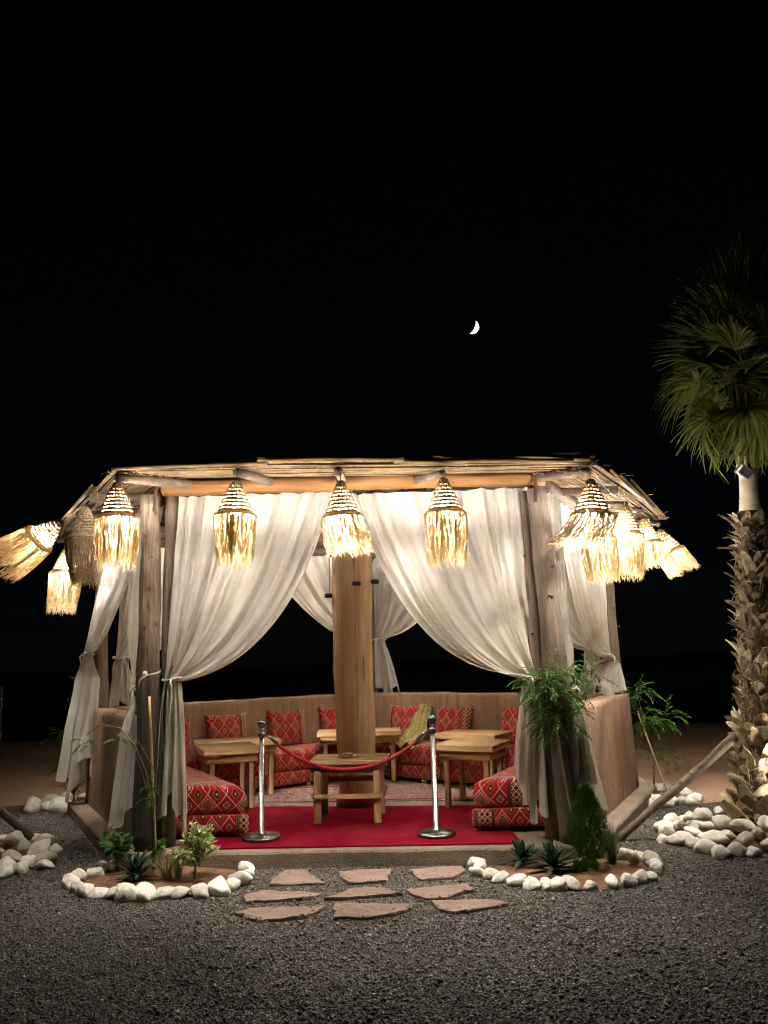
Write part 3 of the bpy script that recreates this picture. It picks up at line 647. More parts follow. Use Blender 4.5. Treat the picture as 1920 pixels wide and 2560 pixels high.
# ---------------------------------------------------------------- curtains
def curtain(label, A, B, ztop, T, tail, tdir=None, folds=7, seed=0.0, ctrl=0.67, tie_w=0.12, nm=None, side=1, hooks=0, belly=0.0):
    """cotton panel hung from A (by the post) to B along a beam, gathered at T, its tail hanging below.
    tail = (length, width at hem, shift along, shift out, hem slant)"""
    A, B = V2(A), V2(B); T = Vector(T); d2 = (B-A); Wd = d2.length; t2 = d2.normalized(); nrm = Vector((t2.y, -t2.x))*side
    t3 = Vector((t2.x, t2.y, 0)); n3 = Vector((nrm.x, nrm.y, 0))
    NS, N1, N2 = 110, 60, 34
    root = empty('curtain', label, 'curtain', (A.x, A.y, ztop), group='cotton curtains tied to the pavilion posts'); off = Vector((A.x, A.y, ztop))
    def fold(s, t):
        g = .5*s + .5*(.5+4*(s-.5)**3)                      # pleats crowd towards both edges
        am = .25+1.1*abs(noise.noise(Vector((s*3.3, seed, t*.8))))
        return (math.sin(g*folds*2*math.pi + seed + 1.9*noise.noise(Vector((s*2.7, seed*3, t*.9)))) + .35*math.sin(g*folds*5.3*math.pi+seed*2.1+t)) * am
    vs = []; uvv = []
    for j in range(N1+1):
        t = j/N1; te = t
        for i in range(NS+1):
            s = i/NS
            P0 = Vector((A.x, A.y, ztop)) + t3*Wd*s - Vector((0, 0, 0.012*abs(math.sin(s*folds*math.pi))))
            cz = (ztop+T.z)/2*(1-s**.8) + (T.z+0.02)*s**.8
            P1 = Vector((T.x, T.y, cz)) + t3*Wd*ctrl*s + n3*belly*s
            P1 = P1.lerp(Vector((P0.x, P0.y, cz)), .25*(1-s))
            P2 = T + t3*tie_w*(s-.3) + n3*0.035*math.sin(s*31+seed) + Vector((0, 0, .03*math.cos(s*17+seed)))
            p = P0*(1-te)**2 + P1*2*te*(1-te) + P2*te*te
            am = (.055*(1-t)**.8 + .018)*(1-.75*t**6)
            p += n3*am*fold(s, t)
            # creases running to the knot
            cr = max(0, noise.noise(Vector((s*9+seed, t*1.1, 4))))*2
            p += n3*(.016*t*(1-t)*4)*cr*math.sin(s*folds*5.0*math.pi+seed*3+2.5*noise.noise(Vector((s*4, t*2, seed))))
            p += n3*(.030*s**8*math.sin(t*math.pi)**.5)*math.sin((1-s)*70+seed)   # rolled leading edge
            p += (n3*.03 + Vector((0, 0, .012)))*noise.noise(Vector((s*3.5, t*4+seed, 2)))*math.sin(math.pi*t)
            vs.append(p-off); uvv.append((s*Wd*1.4, -t*2.0))
    L, hw, sh, so_, slant = tail
    tt = t3 if tdir is None else Vector((tdir[0], tdir[1], 0)); tn = n3 if tdir is None else Vector((0, -1, 0))
    for j in range(1, N2+1):
        t = j/N2
        for i in range(NS+1):
            s = i/NS
            sp = tie_w + (hw-tie_w)*(t**.6)
            ln = L*(1+slant*(s-.5) + .10*math.sin(s*9+seed) + .05*math.sin(s*23+seed))
            w1 = min(1, t*5); p = T + (t3*(1-w1)+tt*w1)*(sp*(s-.5)+tie_w*.2*(1-t)) + tt*sh*t + tn*so_*t + Vector((0, 0, -ln*t-.0))
            env = min(1, t*4)*(.35+.65*t)
            p += n3*(0.035*math.sin(s*31+seed)*(1-t) + env*.055*(math.sin(s*6.5*math.pi+seed+.8*t)+.5*math.sin(s*15*math.pi+seed*2)))
            p += t3*env*.02*math.sin(s*13*math.pi+seed+1.0)
            p += (n3*.02+t3*.012)*noise.noise(Vector((s*4, t*3, seed+9)))
            vs.append(p-off); uvv.append((s*Wd*1.4, -2.0-t*L))
    n = NS+1; fs = [(j*n+i, j*n+i+1, (j+1)*n+i+1, (j+1)*n+i) for j in range(N1+N2) for i in range(NS)]
    mb = MB(); mb.add(vs, fs, [[uvv[q] for q in f] for f in fs]); mb.build('drape', 'cloth', root)
    # cord round the gathered cloth
    mb = MB(); c = T-off+t3*tie_w*.2; pts = [c + t3*(tie_w*.75)*math.cos(a)+n3*.062*math.sin(a)+Vector((0, 0, .012*math.sin(a*2))) for a in [k*2*math.pi/16 for k in range(17)]]
    tube(mb, pts, .010, 6, False)
    tube(mb, [c+n3*.06, c+n3*.085+Vector((0, 0, -.03)), c+n3*.075+t3*.02+Vector((0, 0, -.10))], [.012, .010, .006], 6)
    mb.build('tie_cord', 'white_cord', root)
    for k in range(hooks):
        s = (k+.5)/hooks; mb = MB(); tube(mb, [(-.006*n3), (.006*n3)], .016, 8)
        p = Vector((0, 0, .01)) + t3*Wd*s + n3*.045; mb.build('curtain_ring', 'black_iron', root, loc=p)
    return root
ZT = 3.195
curtain('broad white curtain on the left of the open front, swept to the left post', (-1.90, 6.735), (-0.46, 6.70), ZT, (-1.93, 6.70, 1.53), (1.10, 0.30, 0.06, 0.03, .12), None, 7, 0.4, .70, .13, side=1, hooks=7)
curtain('broad white curtain on the right of the open front, swept to the right post', (1.32, 6.62), (-0.30, 6.69), ZT-.03, (1.27, 6.62, 1.46), (1.08, 0.30, 0.08, 0.03, -.35), None, 8, 2.3, .66, .13, side=-1, hooks=8)
dl = (LC-FL).normalized(); dr = (RC-FR).normalized(); dbl = (LC-BC).normalized(); dbr = (RC-BC).normalized()
def pt(p, d, k): q = p+d*k; return (q.x, q.y)
curtain('narrow white curtain outside the dark stained left front post', pt(FL, dl, .16), pt(FL, dl, .95), ZT, (FL.x-.20, FL.y+.13, 1.46), (0.98, .24, -.02, .06, -.1), (1, 0), 5, 1.1, .55, .12, side=-1)
curtain('pinkish white curtain tied at the far left post, tail outside the clay wall', pt(LC, -dl, .02), pt(LC, -dl, 1.95), ZT, (LC.x-.17, LC.y-.12, 1.80), (1.42, .34, -.05, .10, -.1), (1, 0), 6, 3.4, .72, .2, side=1)
curtain('white curtain tied low outside the right front post, behind the pepper sapling', pt(FR, dr, .22), pt(FR, dr, .62), ZT, (FR.x+.19, FR.y+.17, 1.36), (0.78, .23, .01, .20, .3), (1, 0), 4, 5.2, .35, .10, side=1)
curtain('pinkish white curtain tied at the far right post, tail resting on the clay wall', pt(RC, -dr, .05), pt(RC, -dr, 2.05), ZT, (RC.x-.13, RC.y-.18, 1.62), (.42, .36, .0, .02, .2), (1, 0), 6, 4.1, .72, .14, side=-1)
curtain('white curtain at the back left of the rear post, half behind the centre post', pt(BC, dbl, .10), pt(BC, dbl, 1.75), ZT, (BC.x-.02, BC.y-.12, 1.95), (.76, .55, .14, -.05, .1), None, 7, 0.9, .6, .16, side=-1)
curtain('white curtain at the back right of the rear post, tied beside the centre post', pt(BC, dbr, .10), pt(BC, dbr, 1.75), ZT, (BC.x+.16, BC.y-.15, 1.93), (.75, .40, .10, -.05, .1), None, 7, 2.9, .55, .14, side=1)
curtain('white curtain along the back left side, tied to the far left post', pt(LC, -dbl, .15), pt(LC, -dbl, 1.75), ZT, (LC.x+.14, LC.y+.08, 1.75), (.56, .32, .05, -.05, .1), None, 7, 6.1, .6, .14, side=1)
curtain('white curtain along the back right side, tied to the far right post', pt(RC, -dbr, .15), pt(RC, -dbr, 1.75), ZT, (RC.x-.20, RC.y+.12, 1.70), (.50, .32, .05, -.05, .1), None, 7, 7.7, .6, .14, side=-1)
# cord knotted round the stained post
mb = MB(); R_ = .102
tube(mb, [(R_*math.cos(a)*1.0, R_*math.sin(a), .028*math.sin(a)) for a in [k*2*math.pi/18 for k in range(19)]], .008, 6, False)
tube(mb, [(0, -R_-.004, 0), (.01, -R_-.02, -.03), (-.035, -R_-.012, -.07), (-.05, -R_-.005, -.14)], [.016, .014, .008, .005], 6)
tube(mb, [(.0, -R_-.012, -.01), (.02, -R_-.022, -.03)], [.022, .016], 8)
tag(mb.build('cord', 'white_cord', loc=(FL.x-.092, FL.y+.008, 1.60)), 'white cord knotted around the dark stained front left post', 'cord')

# ---------------------------------------------------------------- pendant lamps
def lamp_meshes(wm, suffix):
    prof = lambda t: 0.022 + 0.118*(t**.85)
    sh = MB(); rings = 9
    for k in range(rings):
        t = (k+.5)/rings; z = -.055-.285*t; r = prof(t); m = 36; ph = (k % 2)*math.pi
        for dz in (-.0055, .0055):                        # two cords make one woven row
            rr = r+dz*-.42
            tube(sh, [((rr+.006*math.sin(a*9+ph))*math.cos(a), (rr+.006*math.sin(a*9+ph))*math.sin(a), z+dz+.002*math.sin(a*4)) for a in [q*2*math.pi/m for q in range(m+1)]], .0062, 5, False)
    for q in range(18):
        a = q*2*math.pi/18
        tube(sh, [(prof(t)*math.cos(a), prof(t)*math.sin(a), -.055-.285*t) for t in (0, .25, .5, .75, 1)], .0062, 5)
    br = MB()
    for k, (r, z) in enumerate(((.142, -.340), (.154, -.343), (.165, -.350), (.171, -.360))):
        tube(br, [(r*math.cos(a), r*math.sin(a), z+.003*math.sin(a*15+k)) for a in [q*2*math.pi/40 for q in range(41)]], .0075, 5, False)
    wi = MB(); tube(wi, [(0, 0, .0), (.003, 0, -.03), (0, 0, -.065)], .004, 5); lathe(wi, [(.006, -.05), (.016, -.058), (.02, -.07), (.006, -.078)], 8)
    bu = MB(); lathe(bu, [(.004, -.358), (.022, -.353), (.036, -.338), (.042, -.315), (.036, -.29), (.02, -.265), (.014, -.245)], 12)
    sk = MB(); lathe(sk, [(.016, -.244), (.018, -.23), (.018, -.19), (.006, -.18)], 10); tube(sk, [(0, 0, -.18), (0, 0, -.06)], .004, 5)
    return dict(shade=sh.mesh('lamp_shade', wm), brim=br.mesh('lamp_brim', 'raffia' if wm == 'wicker' else wm), wire=wi.mesh('hook', 'wire'), bulb=bu.mesh('bulb', 'bulb_glow'), socket=sk.mesh('socket', 'black_iron'))
def fringe_mesh(mat, ln=.42, wind=(0, 0, 0), flare=0.0, n=380, seed=0):
    rs = random.Random(seed); mb = MB(); w = Vector(wind)
    for i in range(n):
        a = rs.uniform(0, 2*math.pi); r = rs.uniform(.160, .174); L = ln*rs.uniform(.78, 1.06)
        if rs.random() < .06: L *= rs.uniform(.4, .75)
        d = Vector((math.cos(a), math.sin(a), 0)); p = d*r + Vector((0, 0, -.355)); pts = [p]; k = 7
        ph = rs.uniform(0, 6.28); amp = rs.uniform(.002, .009); lean = rs.uniform(-.04, .04)
        for j in range(1, k+1):
            t = j/k
            q = p + Vector((0, 0, -L*t)) + d*(flare*t*L - .045*t + .012*math.sin(t*3)) + w*L*t**1.6*rs.uniform(.85, 1.15) + Vector((-d.y, d.x, 0))*lean*t
            q += Vector((math.sin(ph+t*9), math.cos(ph*1.7+t*8), .3*math.sin(ph+t*7)))*amp*t*2
            if j == k: q += Vector((rs.uniform(-.02, .02), rs.uniform(-.02, .02), rs.uniform(-.01, .02)))
            pts.append(q)
        tube(mb, pts, [.0026]*(k-1)+[.0021, .001], 4, False)
    return mb.mesh('fringe', mat)
LM = lamp_meshes('wicker', ''); LG = lamp_meshes('grey_wicker', '')
FRN = [fringe_mesh('raffia', .43, (0, 0, 0), .03, seed=1), fringe_mesh('raffia', .42, (.03, 0, 0), .0, seed=2), fringe_mesh('raffia', .44, (-.04, 0, 0), .02, seed=3)]
def lamp(label, p, tilt=(0, 0, 0), fr=None, lit=True, drop=0.0, scale=1.0, rot=None):
    G = 'woven pendant lamps hanging from the rafter ends'; src = LM if lit else LG
    root = empty('pendant_lamp', label, 'lamp', p, tilt, G); root.scale = (scale,)*3
    spin = (0, 0, rot if rot is not None else random.uniform(0, 6))
    shade = link('shade', src['shade'], root, rot=spin); link('brim', src['brim'], shade); link('hook', src['wire'], root, rot=spin)
    sock = link('socket', src['socket'], root, rot=spin)
    if lit: link('bulb', src['bulb'], sock)
    tag(link('fringe', fr or random.choice(FRN), root), kind='stuff')
    if drop:
        mb = MB(); tube(mb, [(0, 0, 0), (.012, .006, drop/scale*.5), (0, 0, drop/scale)], .0025, 4); mb.build('hanging_cord', 'wire', root)
    return root
short = fringe_mesh('raffia', .33, (.16, -.10, .06), .16, 340, 11)
lamp('lit wicker lamp at the left front corner, just left of the stained post', (-2.235, 6.04, 3.22), (0.02, -.03, 0), FRN[0])
lamp('lit wicker lamp over the middle of the left front curtain', (-1.22, 5.98, 3.20), (0, .02, 0), FRN[1])
lamp('lit wicker lamp with short ruffled fringe in front of the centre post', (-0.355, 5.98, 3.165), (.03, -.04, 0), short)
lamp('lit wicker lamp over the right front curtain', (0.50, 6.0, 3.17), (0, -.01, 0), FRN[0])
lamp('lit wicker lamp at the right front corner, its brown skirt blown to the left', (1.735, 6.02, 3.13), (0.03, .05, 0), fringe_mesh('grey_raffia', .30, (-.55, -.15, .10), .28, 300, 21), drop=.10)
lamp('lit wicker lamp hanging low behind the blown-skirt lamp on the right', (2.09, 7.15, 3.10), (0, .02, 0), fringe_mesh('raffia', .42, (.05, 0, 0), .02, 380, 31), drop=.12)
lamp('second lit lamp along the right roof edge, long pale fringe', (2.47, 7.45, 3.17), (0, .02, 0), FRN[2])
lamp('small far lit lamp in the middle of the right roof edge, glaring white fringe', (2.92, 8.2, 3.17), (0, -.06, 0), fringe_mesh('raffia', .30, (.2, 0, .05), .1, 320, 41), scale=.95)
lamp('farthest lamp on the right roof edge, blown out sideways to the right', (3.36, 9.0, 3.17), (0, -.38, 0), fringe_mesh('raffia', .32, (.15, 0, .05), .15, 330, 51))
lamp('unlit grey-brown wicker lamp on the left roof edge', (-2.78, 6.72, 3.17), (0, -.04, 0), fringe_mesh('grey_raffia', .44, (.04, 0, 0), -.05, 380, 61), lit=False)
lamp('lit lamp on the far left roof edge, whole lamp blown out sideways to the left', (-3.28, 7.5, 3.17), (0.1, .95, 0), fringe_mesh('raffia', .48, (-.10, 0, .0), .22, 420, 71))
lamp('lit lamp hanging lowest at the far left, above the pinkish curtain', (-3.60, 8.3, 3.05), (0, .02, 0), FRN[2], drop=.12)
for i, (x, y, w) in enumerate(((2.45, 10.0, 'right'), (1.3, 10.9, 'right'), (-1.7, 10.95, 'left'), (-3.0, 10.05, 'left'))):
    lamp(('lit lamp behind the back %s curtains, nearer the rear post' if i in (1, 2) else 'lit lamp behind the back %s curtains, farther from the rear post') % w, (x, y, 3.17), fr=FRN[i % 3])
lamp('unseen lit lamp added under the roof behind the left front curtain', (-1.30, 8.6, 3.22), fr=FRN[0])  # this pendant and the next are added out of view to brighten the interior
lamp('unseen lit lamp added under the roof behind the right front curtain', (0.60, 8.5, 3.22), fr=FRN[1])
lamp('extra lit lamp added under the roof, hidden behind the top of the centre post', (-.375, 9.7, 3.22), fr=FRN[2])  # one more unseen pendant, added to light the back benches
# slack supply cables under the right roof edge
for i, (a, b) in enumerate((((1.74, 6.02, 3.20), (2.47, 7.45, 3.22)), ((2.47, 7.45, 3.22), (2.92, 8.2, 3.22)), ((2.92, 8.2, 3.22), (3.38, 9.0, 3.22)))):
    a, b = Vector(a), Vector(b); mb = MB()
    tube(mb, [a.lerp(b, t)-a+Vector((0, 0, -.36*t*(1-t))) for t in [k/10 for k in range(11)]], .004, 5)
    tag(mb.build('cable', 'wire', loc=a), ('slack cable between the right corner lamp and the next lamp', 'slack cable between the second and middle lamps of the right edge', 'slack cable to the farthest lamp on the right edge')[i], 'cable')

# ---------------------------------------------------------------- benches
def benches():
    wi = offset_poly(PENT, [0, .145, .145, .145, .145]); fr = offset_poly(PENT, [0, .77, .77, .77, .77]); fb = offset_poly(PENT, [0, .79, .79, .79, .79])
    def cut(a, b, y): t = (y-a.y)/(b.y-a.y); return a.lerp(b, t)
    spec = [('cushioned kilim bench along the right clay wall, its end facing the viewer', 1, 2), ('cushioned kilim bench along the back right wall', 2, 3),
            ('cushioned kilim bench along the back left wall', 3, 4), ('cushioned kilim bench along the left clay wall, its end facing the viewer', 4, 0)]
    for lab, i, j in spec:
        def quad(f, y0):
            o1, o2, f1, f2 = wi[i], wi[j], f[i], f[j]
            if i == 1: o1, f1 = cut(o1, o2, y0), cut(f1, f2, y0)
            if j == 0: o2, f2 = cut(o1, o2, y0+.05), cut(f1, f2, y0+.05)
            q = [o1, o2, f2, f1]; c = sum(q, Vector((0, 0)))/4
            return [p+(c-p).normalized()*.006 for p in q]
        qb = quad(fb, 6.90); qm = quad(fr, 6.94); c = sum(qb, Vector((0, 0)))/4
        root = empty('bench', lab, 'bench', (c.x, c.y, PZ), group='kilim benches lining the walls')
        L = (qb[1]-qb[0]).length; nu = int(L/.07)
        loc = [p-c for p in qb]
        soft_block(loc, [(.012, .045), (.002, .055), (0, .12), (.002, .188), (.006, .198)], nu, 10, .006, i).build('base', 'kilim', root, weld=True)
        loc = [p-c for p in qm]
        soft_block(loc, [(.03, .199), (.006, .207), (-.004, .25), (-.010, .315), (-.002, .385), (.016, .422), (.05, .440)], nu, 12, .014, i*3.3, .012).build('mattress', 'kilim', root, weld=True)
        # piped seam along the top edge of the mattress
        q = offset_poly(loc, .012); mb = MB(); pts = []
        for e in range(4):
            a, b = q[e], q[(e+1) % 4]
            for k in range(20): p = a.lerp(b, k/20); pts.append((p.x, p.y, .405))
        pts.append(pts[0]); tube(mb, pts, .007, 5, False); mb.build('piping', 'red_rope', [c_ for c_ in root.children if c_.name.startswith('mattress')][0])
        for (u, v) in ((.04, .9), (.35, .93), (.65, .93), (.96, .9), (.05, .1), (.95, .1)):
            a = qb[0].lerp(qb[1], u).lerp(qb[3].lerp(qb[2], u), v)-c
            mb = MB(); cbox(mb, (0, 0, .024), (.07, .07, .048), .004); mb.build('foot', 'old_pine', root, loc=(a.x, a.y, .0015))
benches()

# ---------------------------------------------------------------- pillows
def pillow_mesh(seed, w=.57, h=.49, th=.16):
    mb = MB(); N = 22; vs = []; uv = []; n = N+1
    for side in (1, -1):
        for j in range(n):
            for i in range(n):
                u, v = i/N*2-1, j/N*2-1
                pin = 1-.10*(1-u*u)*abs(v)**6; pin2 = 1-.10*(1-v*v)*abs(u)**6      # edges curve inwards between the corners
                x, z = u*w/2*pin2, v*h/2*pin
                b = max(0, (1-u**4)*(1-v**4))**.55
                y = side*th/2*b + .012*noise.noise(Vector((u*2+seed, v*2, side)))*b
                vs.append((x, y, z))
    fs = []
    for s, off in ((1, 0), (-1, n*n)):
        for j in range(N):
            for i in range(N):
                f = (off+j*n+i, off+j*n+i+1, off+(j+1)*n+i+1, off+(j+1)*n+i); fs.append(f if s < 0 else f[::-1])
    us = seed*.137
    mb.add(vs, fs, [[(vs[q][0]+us, vs[q][2]+.075) for q in f] for f in fs])
    return mb.mesh('pillow', 'kilim', True, True)
aL = math.atan2((BC-LC).y, (BC-LC).x); aR = math.atan2((RC-BC).y, (RC-BC).x)
for i, (x, y, ang, lab, us) in enumerate((
        (-2.66, 9.22, aL, 'leftmost red kilim pillow, half hidden by the curtain tail', 1.0),
        (-2.05, 9.66, aL, 'second red kilim pillow from the left, above the two left tables', 3.2),
        (-1.36, 10.13, aL, 'third red kilim pillow from the left, between tables and centre post', 3.2),
        (-0.72, 10.58, aL, 'red kilim pillow partly hidden behind the centre post', 3.3),
        (0.19, 10.53, aR, 'red kilim pillow just right of the centre post, left of the olive cloth', 6.6),
        (0.84, 10.06, aR, 'red kilim pillow just right of the olive cloth', 8.8),
        (1.62, 9.50, aR, 'rightmost red kilim pillow, beside the right curtain', 8.8))):
    o = link('pillow', pillow_mesh(us), None, (x, y, PZ+.436+.222), (-.24 + random.uniform(-.04, .04), random.uniform(-.03, .03), ang))
    tag(o, lab, 'pillow', 'red kilim pillows along the back walls')

# olive cloth over the seat and back
def olive():
    mb = MB(); NU, NV = 24, 40; vs = []
    path = [Vector((.56, 10.52, 1.05)), Vector((.50, 10.36, .98)), Vector((.44, 10.20, .84)), Vector((.36, 10.08, .70)), Vector((.26, 9.98, .615)), Vector((.16, 9.86, .595)), Vector((.05, 9.78, .59)), Vector((.02, 9.70, .55))]
    def P(t):
        f = t*(len(path)-1); i = min(int(f), len(path)-2); return path[i].lerp(path[i+1], f-i)
    for j in range(NV+1):
        t = j/NV; c = P(t); w = .14+.34*t**1.3
        for i in range(NU+1):
            s = i/NU-.5
            q = c + Vector((w*s, -.10*s*t*2, .035*math.sin(i*1.1+t*5)*(.5+t*.5)+.03*noise.noise(Vector((s*5, t*6, 3))) + .02))
            q.x += .09*noise.noise(Vector((t*4.5, 3 if s > 0 else 8, 0)))*abs(s)*2; q.z += .018*noise.noise(Vector((s*11, t*13, 7)))
            vs.append(q)
    n = NU+1; mb.add(vs, [(j*n+i, j*n+i+1, (j+1)*n+i+1, (j+1)*n+i) for j in range(NV) for i in range(NU)])
    o = mb.build('cloth', 'olive_cloth'); tag(o, 'crumpled olive yellow cloth thrown over the back bench between two pillows', 'cloth')
    md = o.modifiers.new('thick', 'SOLIDIFY'); md.thickness = .006
olive()

# ---------------------------------------------------------------- rugs
def sheet(name, poly, z, mat, label, cat, h=.008, n=24, amp=.003):
    c = sum((V2(p) for p in poly), Vector((0, 0)))/len(poly); q = [V2(p)-c for p in poly]; mb = soft_block(q, [(0, 0), (0, h*.7), (.004, h)], n, n, amp, 5.0)
    o = mb.build(name, mat, weld=True, loc=(c.x, c.y, z)); return tag(o, label, cat)
sheet('carpet', [(-1.80, 6.60), (1.06, 6.49), (1.02, 8.06), (-1.62, 8.36)], PZ+.003, 'carpet', 'plain red carpet covering the front of the platform floor', 'carpet', .012, 60, .007)
sheet('rug', [(-1.95, 8.66), (0.98, 8.40), (1.05, 9.30), (-1.55, 9.72)], PZ+.003, 'rug', 'burgundy and cream ornate rug behind the centre post', 'rug', .008, 20, .002)
sheet('rug', [(-1.72, 8.385), (-0.98, 8.30), (-1.20, 8.585), (-1.86, 8.645)], PZ+.003, 'rug', 'small faded ornate rug strip left of the centre post', 'rug', .006, 10, .002)

# ---------------------------------------------------------------- tables
def side_table(label, x, y, rz, w, d, h=.625):
    t = empty('table', label, 'table', (x, y, PZ+.011 if y < 8.2 else PZ+.010), (0, 0, rz), 'square pine tables')
    mb = MB(); cbox(mb, (0, 0, h-.03), (w, d, .06), .004); mb.build('table_top', 'pine_table', t)
    for (sx, sy, ww, dd) in ((0, 1, w-.09, .03), (0, -1, w-.09, .03), (1, 0, .03, d-.15), (-1, 0, .03, d-.15)):
        mb = MB(); cbox(mb, (sx*(w/2-.06), sy*(d/2-.06), h-.105), (ww, dd, .085), .003); mb.build('apron', 'pine_table', t)
    for sx in (-1, 1):
        for sy in (-1, 1):
            mb = MB(); cbox(mb, (sx*(w/2-.105), sy*(d/2-.105), (h-.063)/2), (.055, .055, h-.063), .004); mb.build('leg', 'pine_leg', t)
    return t
side_table('pine table nearest on the right, behind the right barrier post', .865, 8.13, -.45, .64, .64)
side_table('pine table behind the near one on the right', 1.00, 9.17, -.56, .78, .56)
side_table('pine table nearest on the left, behind the left barrier post', -1.78, 8.42, .40, .62, .66)
side_table('pine table behind the near one on the left', -1.82, 9.10, .30, .98, .50)
side_table('wide pine table behind the centre post', -.40, 9.86, .03, 1.06, .44)
def front_table():
    t = empty('table', 'rough low wooden table with a plate, in front of the centre post', 'table', (-.405, 7.66, PZ+.0135), (0, 0, -.07)); h = .565
    for k, y in enumerate((-.20, -.005, .19)):
        mb = MB(); cbox(mb, (0.002*k, y, h-.017), (.74+.006*k, .19, .034), .005); mb.build('board', 'old_pine', t)
    for sy in (-1, 1): mb = MB(); cbox(mb, (0, sy*.22, h-.076), (.70, .03, .082), .004); mb.build('apron', 'old_pine', t)
    for sx in (-1, 1): mb = MB(); cbox(mb, (sx*.325, 0, h-.08), (.026, .41, .075), .004); mb.build('apron', 'old_pine', t)
    for sx in (-1, 1):
        for sy in (-1, 1):
            mb = MB(); cbox(mb, (sx*.285, sy*.255 if sy < 0 else .17, (h-.036)/2-.03), (.072, .036, h-.095), .004); mb.build('leg', 'pine_leg', t, rot=(0, sx*.0, 0))
    mb = MB(); cbox(mb, (0, -.288, .245), (.64, .024, .042), .003); mb.build('stretcher', 'pine_table', t)
    for sx in (-1, 1): mb = MB(); cbox(mb, (sx*.335, -.03, .245), (.022, .50, .045), .003); mb.build('stretcher', 'pine_table', t)
    mb = MB(); cbox(mb, (0, .205, .33), (.56, .022, .05), .003); mb.build('stretcher', 'old_pine', t)
front_table()
pl_ = empty('plate', 'shallow plate with leftovers on the front table', 'plate', (-.44, 7.64, PZ+.0135+.565+.0015))
mb = MB(); lathe(mb, [(.05, 0), (.06, .003), (.098, .014), (.104, .018), (.098, .017), (.06, .008), (.01, .007)], 24); mb.build('dish', 'china', pl_)
for i, (x, y, a, l) in enumerate(((-.03, 0, .3, .10), (.03, -.02, -.5, .07), (.02, .03, 1.2, .06), (.05, .01, .2, .05))):
    mb = MB(); tube(mb, [(-l/2, 0, 0), (-l/4, 0, .004), (l/4, 0, .003), (l/2, 0, 0)], [.008, .013, .014, .007], 7, True, None, 0, .4); mb.build('leftover', 'crust', pl_, loc=(x, y, .024), rot=(0, 0, a))

# ---------------------------------------------------------------- barrier
def stanchion(label, x, y):
    s = empty('barrier_post', label, 'barrier post', (x, y, PZ+.0145), group='steel barrier posts')
    mb = MB(); lathe(mb, [(.165, 0), (.168, .006), (.168, .022), (.160, .030), (.09, .036), (.04, .042)], 40); mb.build('base', 'steel', s)
    mb = MB(); lathe(mb, [(.036, .040), (.036, .048), (.0235, .052), (.0235, .855)], 24); mb.build('pole', 'steel', s)
    mb = MB(); lathe(mb, [(.0255, .855), (.034, .858), (.034, .893), (.026, .897), (.016, .903), (.016, .912), (.024, .918), (.024, .925), (.012, .930)], 24); col_ = mb.build('collar', 'steel', s)
    mb = MB(); R_ = .040; lathe(mb, [(max(.001, R_*math.sin(math.pi*k/12)), .968-R_*math.cos(math.pi*k/12)) for k in range(13)], 24); mb.build('finial', 'steel', col_)
    return s
SL, SR = Vector((-1.15, 6.88, 0)), Vector((.375, 6.83, 0))
stanchion('polished steel barrier post on the left of the carpet', SL.x, SL.y); stanchion('polished steel barrier post on the right of the carpet', SR.x, SR.y)
def rope():
    z = PZ+.885; a = Vector((SL.x+.045, SL.y, z)); b = Vector((SR.x-.045, SR.y, z+.005))
    o = empty('barrier_rope', 'twisted red rope sagging between the two steel posts', 'rope', a)
    P = lambda t: a.lerp(b, t) + Vector((0, 0, -.315*4*t*(1-t)*(1+.10*(2*t-1)**2)))
    d = lambda t: (P(min(1, t+.002))-P(max(0, t-.002))).normalized()
    mb = MB(); n = 200
    for s in range(3):
        pts = []
        for i in range(n+1):
            t = .06+.88*i/n; T = d(t); X = T.cross(Vector((0, 1, 0))).normalized(); Y = T.cross(X); an = 2*math.pi*(s/3+i/n*26)
            pts.append(P(t)-a+X*.0085*math.cos(an)+Y*.0085*math.sin(an))
        tube(mb, pts, .0085, 6)
    mb.build('strand', 'red_rope', o)
    for t0, t1 in ((0.0, .065), (1.0, .935)):
        mb = MB(); tube(mb, [P(t0)-a, P(t0*.5+t1*.5)-a+Vector((0, 0, .005)), P(t1)-a], [.006, .014, .019], 8); mb.build('end_hook', 'steel', o)
rope()

# ---------------------------------------------------------------- stones, beds, stepping stones
def stone_mesh(seed):
    bm = bmesh.new(); bmesh.ops.create_icosphere(bm, subdivisions=3, radius=1.0); sd_ = Vector((seed*7.1, seed*3.3, 0))
    cuts = [rv().normalized() for _ in range(10)]
    for v in bm.verts:
        p = v.co.copy(); k = 1+.30*noise.noise(p*.9+sd_)+.10*noise.noise(p*2.1+sd_)+.035*noise.noise(p*5+sd_)
        p = p*k
        for c in cuts:                        # worn flat facets
            e = p.dot(c)-.74
            if e > 0: p -= c*e*.88
        v.co = p
    me = bpy.data.meshes.new('stone'); bm.to_mesh(me); bm.free()
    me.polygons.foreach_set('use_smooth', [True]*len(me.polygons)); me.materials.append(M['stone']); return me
STN = [stone_mesh(i) for i in range(9)]
def stones(parent, pts, size=(.085, .06, .055), c=None, z=0.0):
    for i, p in enumerate(pts):
        x, y = p[0], p[1]; zz = p[2] if len(p) > 2 else 0; k = random.uniform(.86, 1.24); s = (size[0]*k*random.uniform(.8, 1.25), size[1]*k*random.uniform(.8, 1.2), size[2]*k*random.uniform(.85, 1.2))
        o = link('stone', STN[(i*4+random.randrange(3)) % 9], parent, (x-parent.location.x, y-parent.location.y, s[2]*.48+zz), (random.uniform(-.3, .3), random.uniform(-.3, .3), random.uniform(0, 6.28)), s)
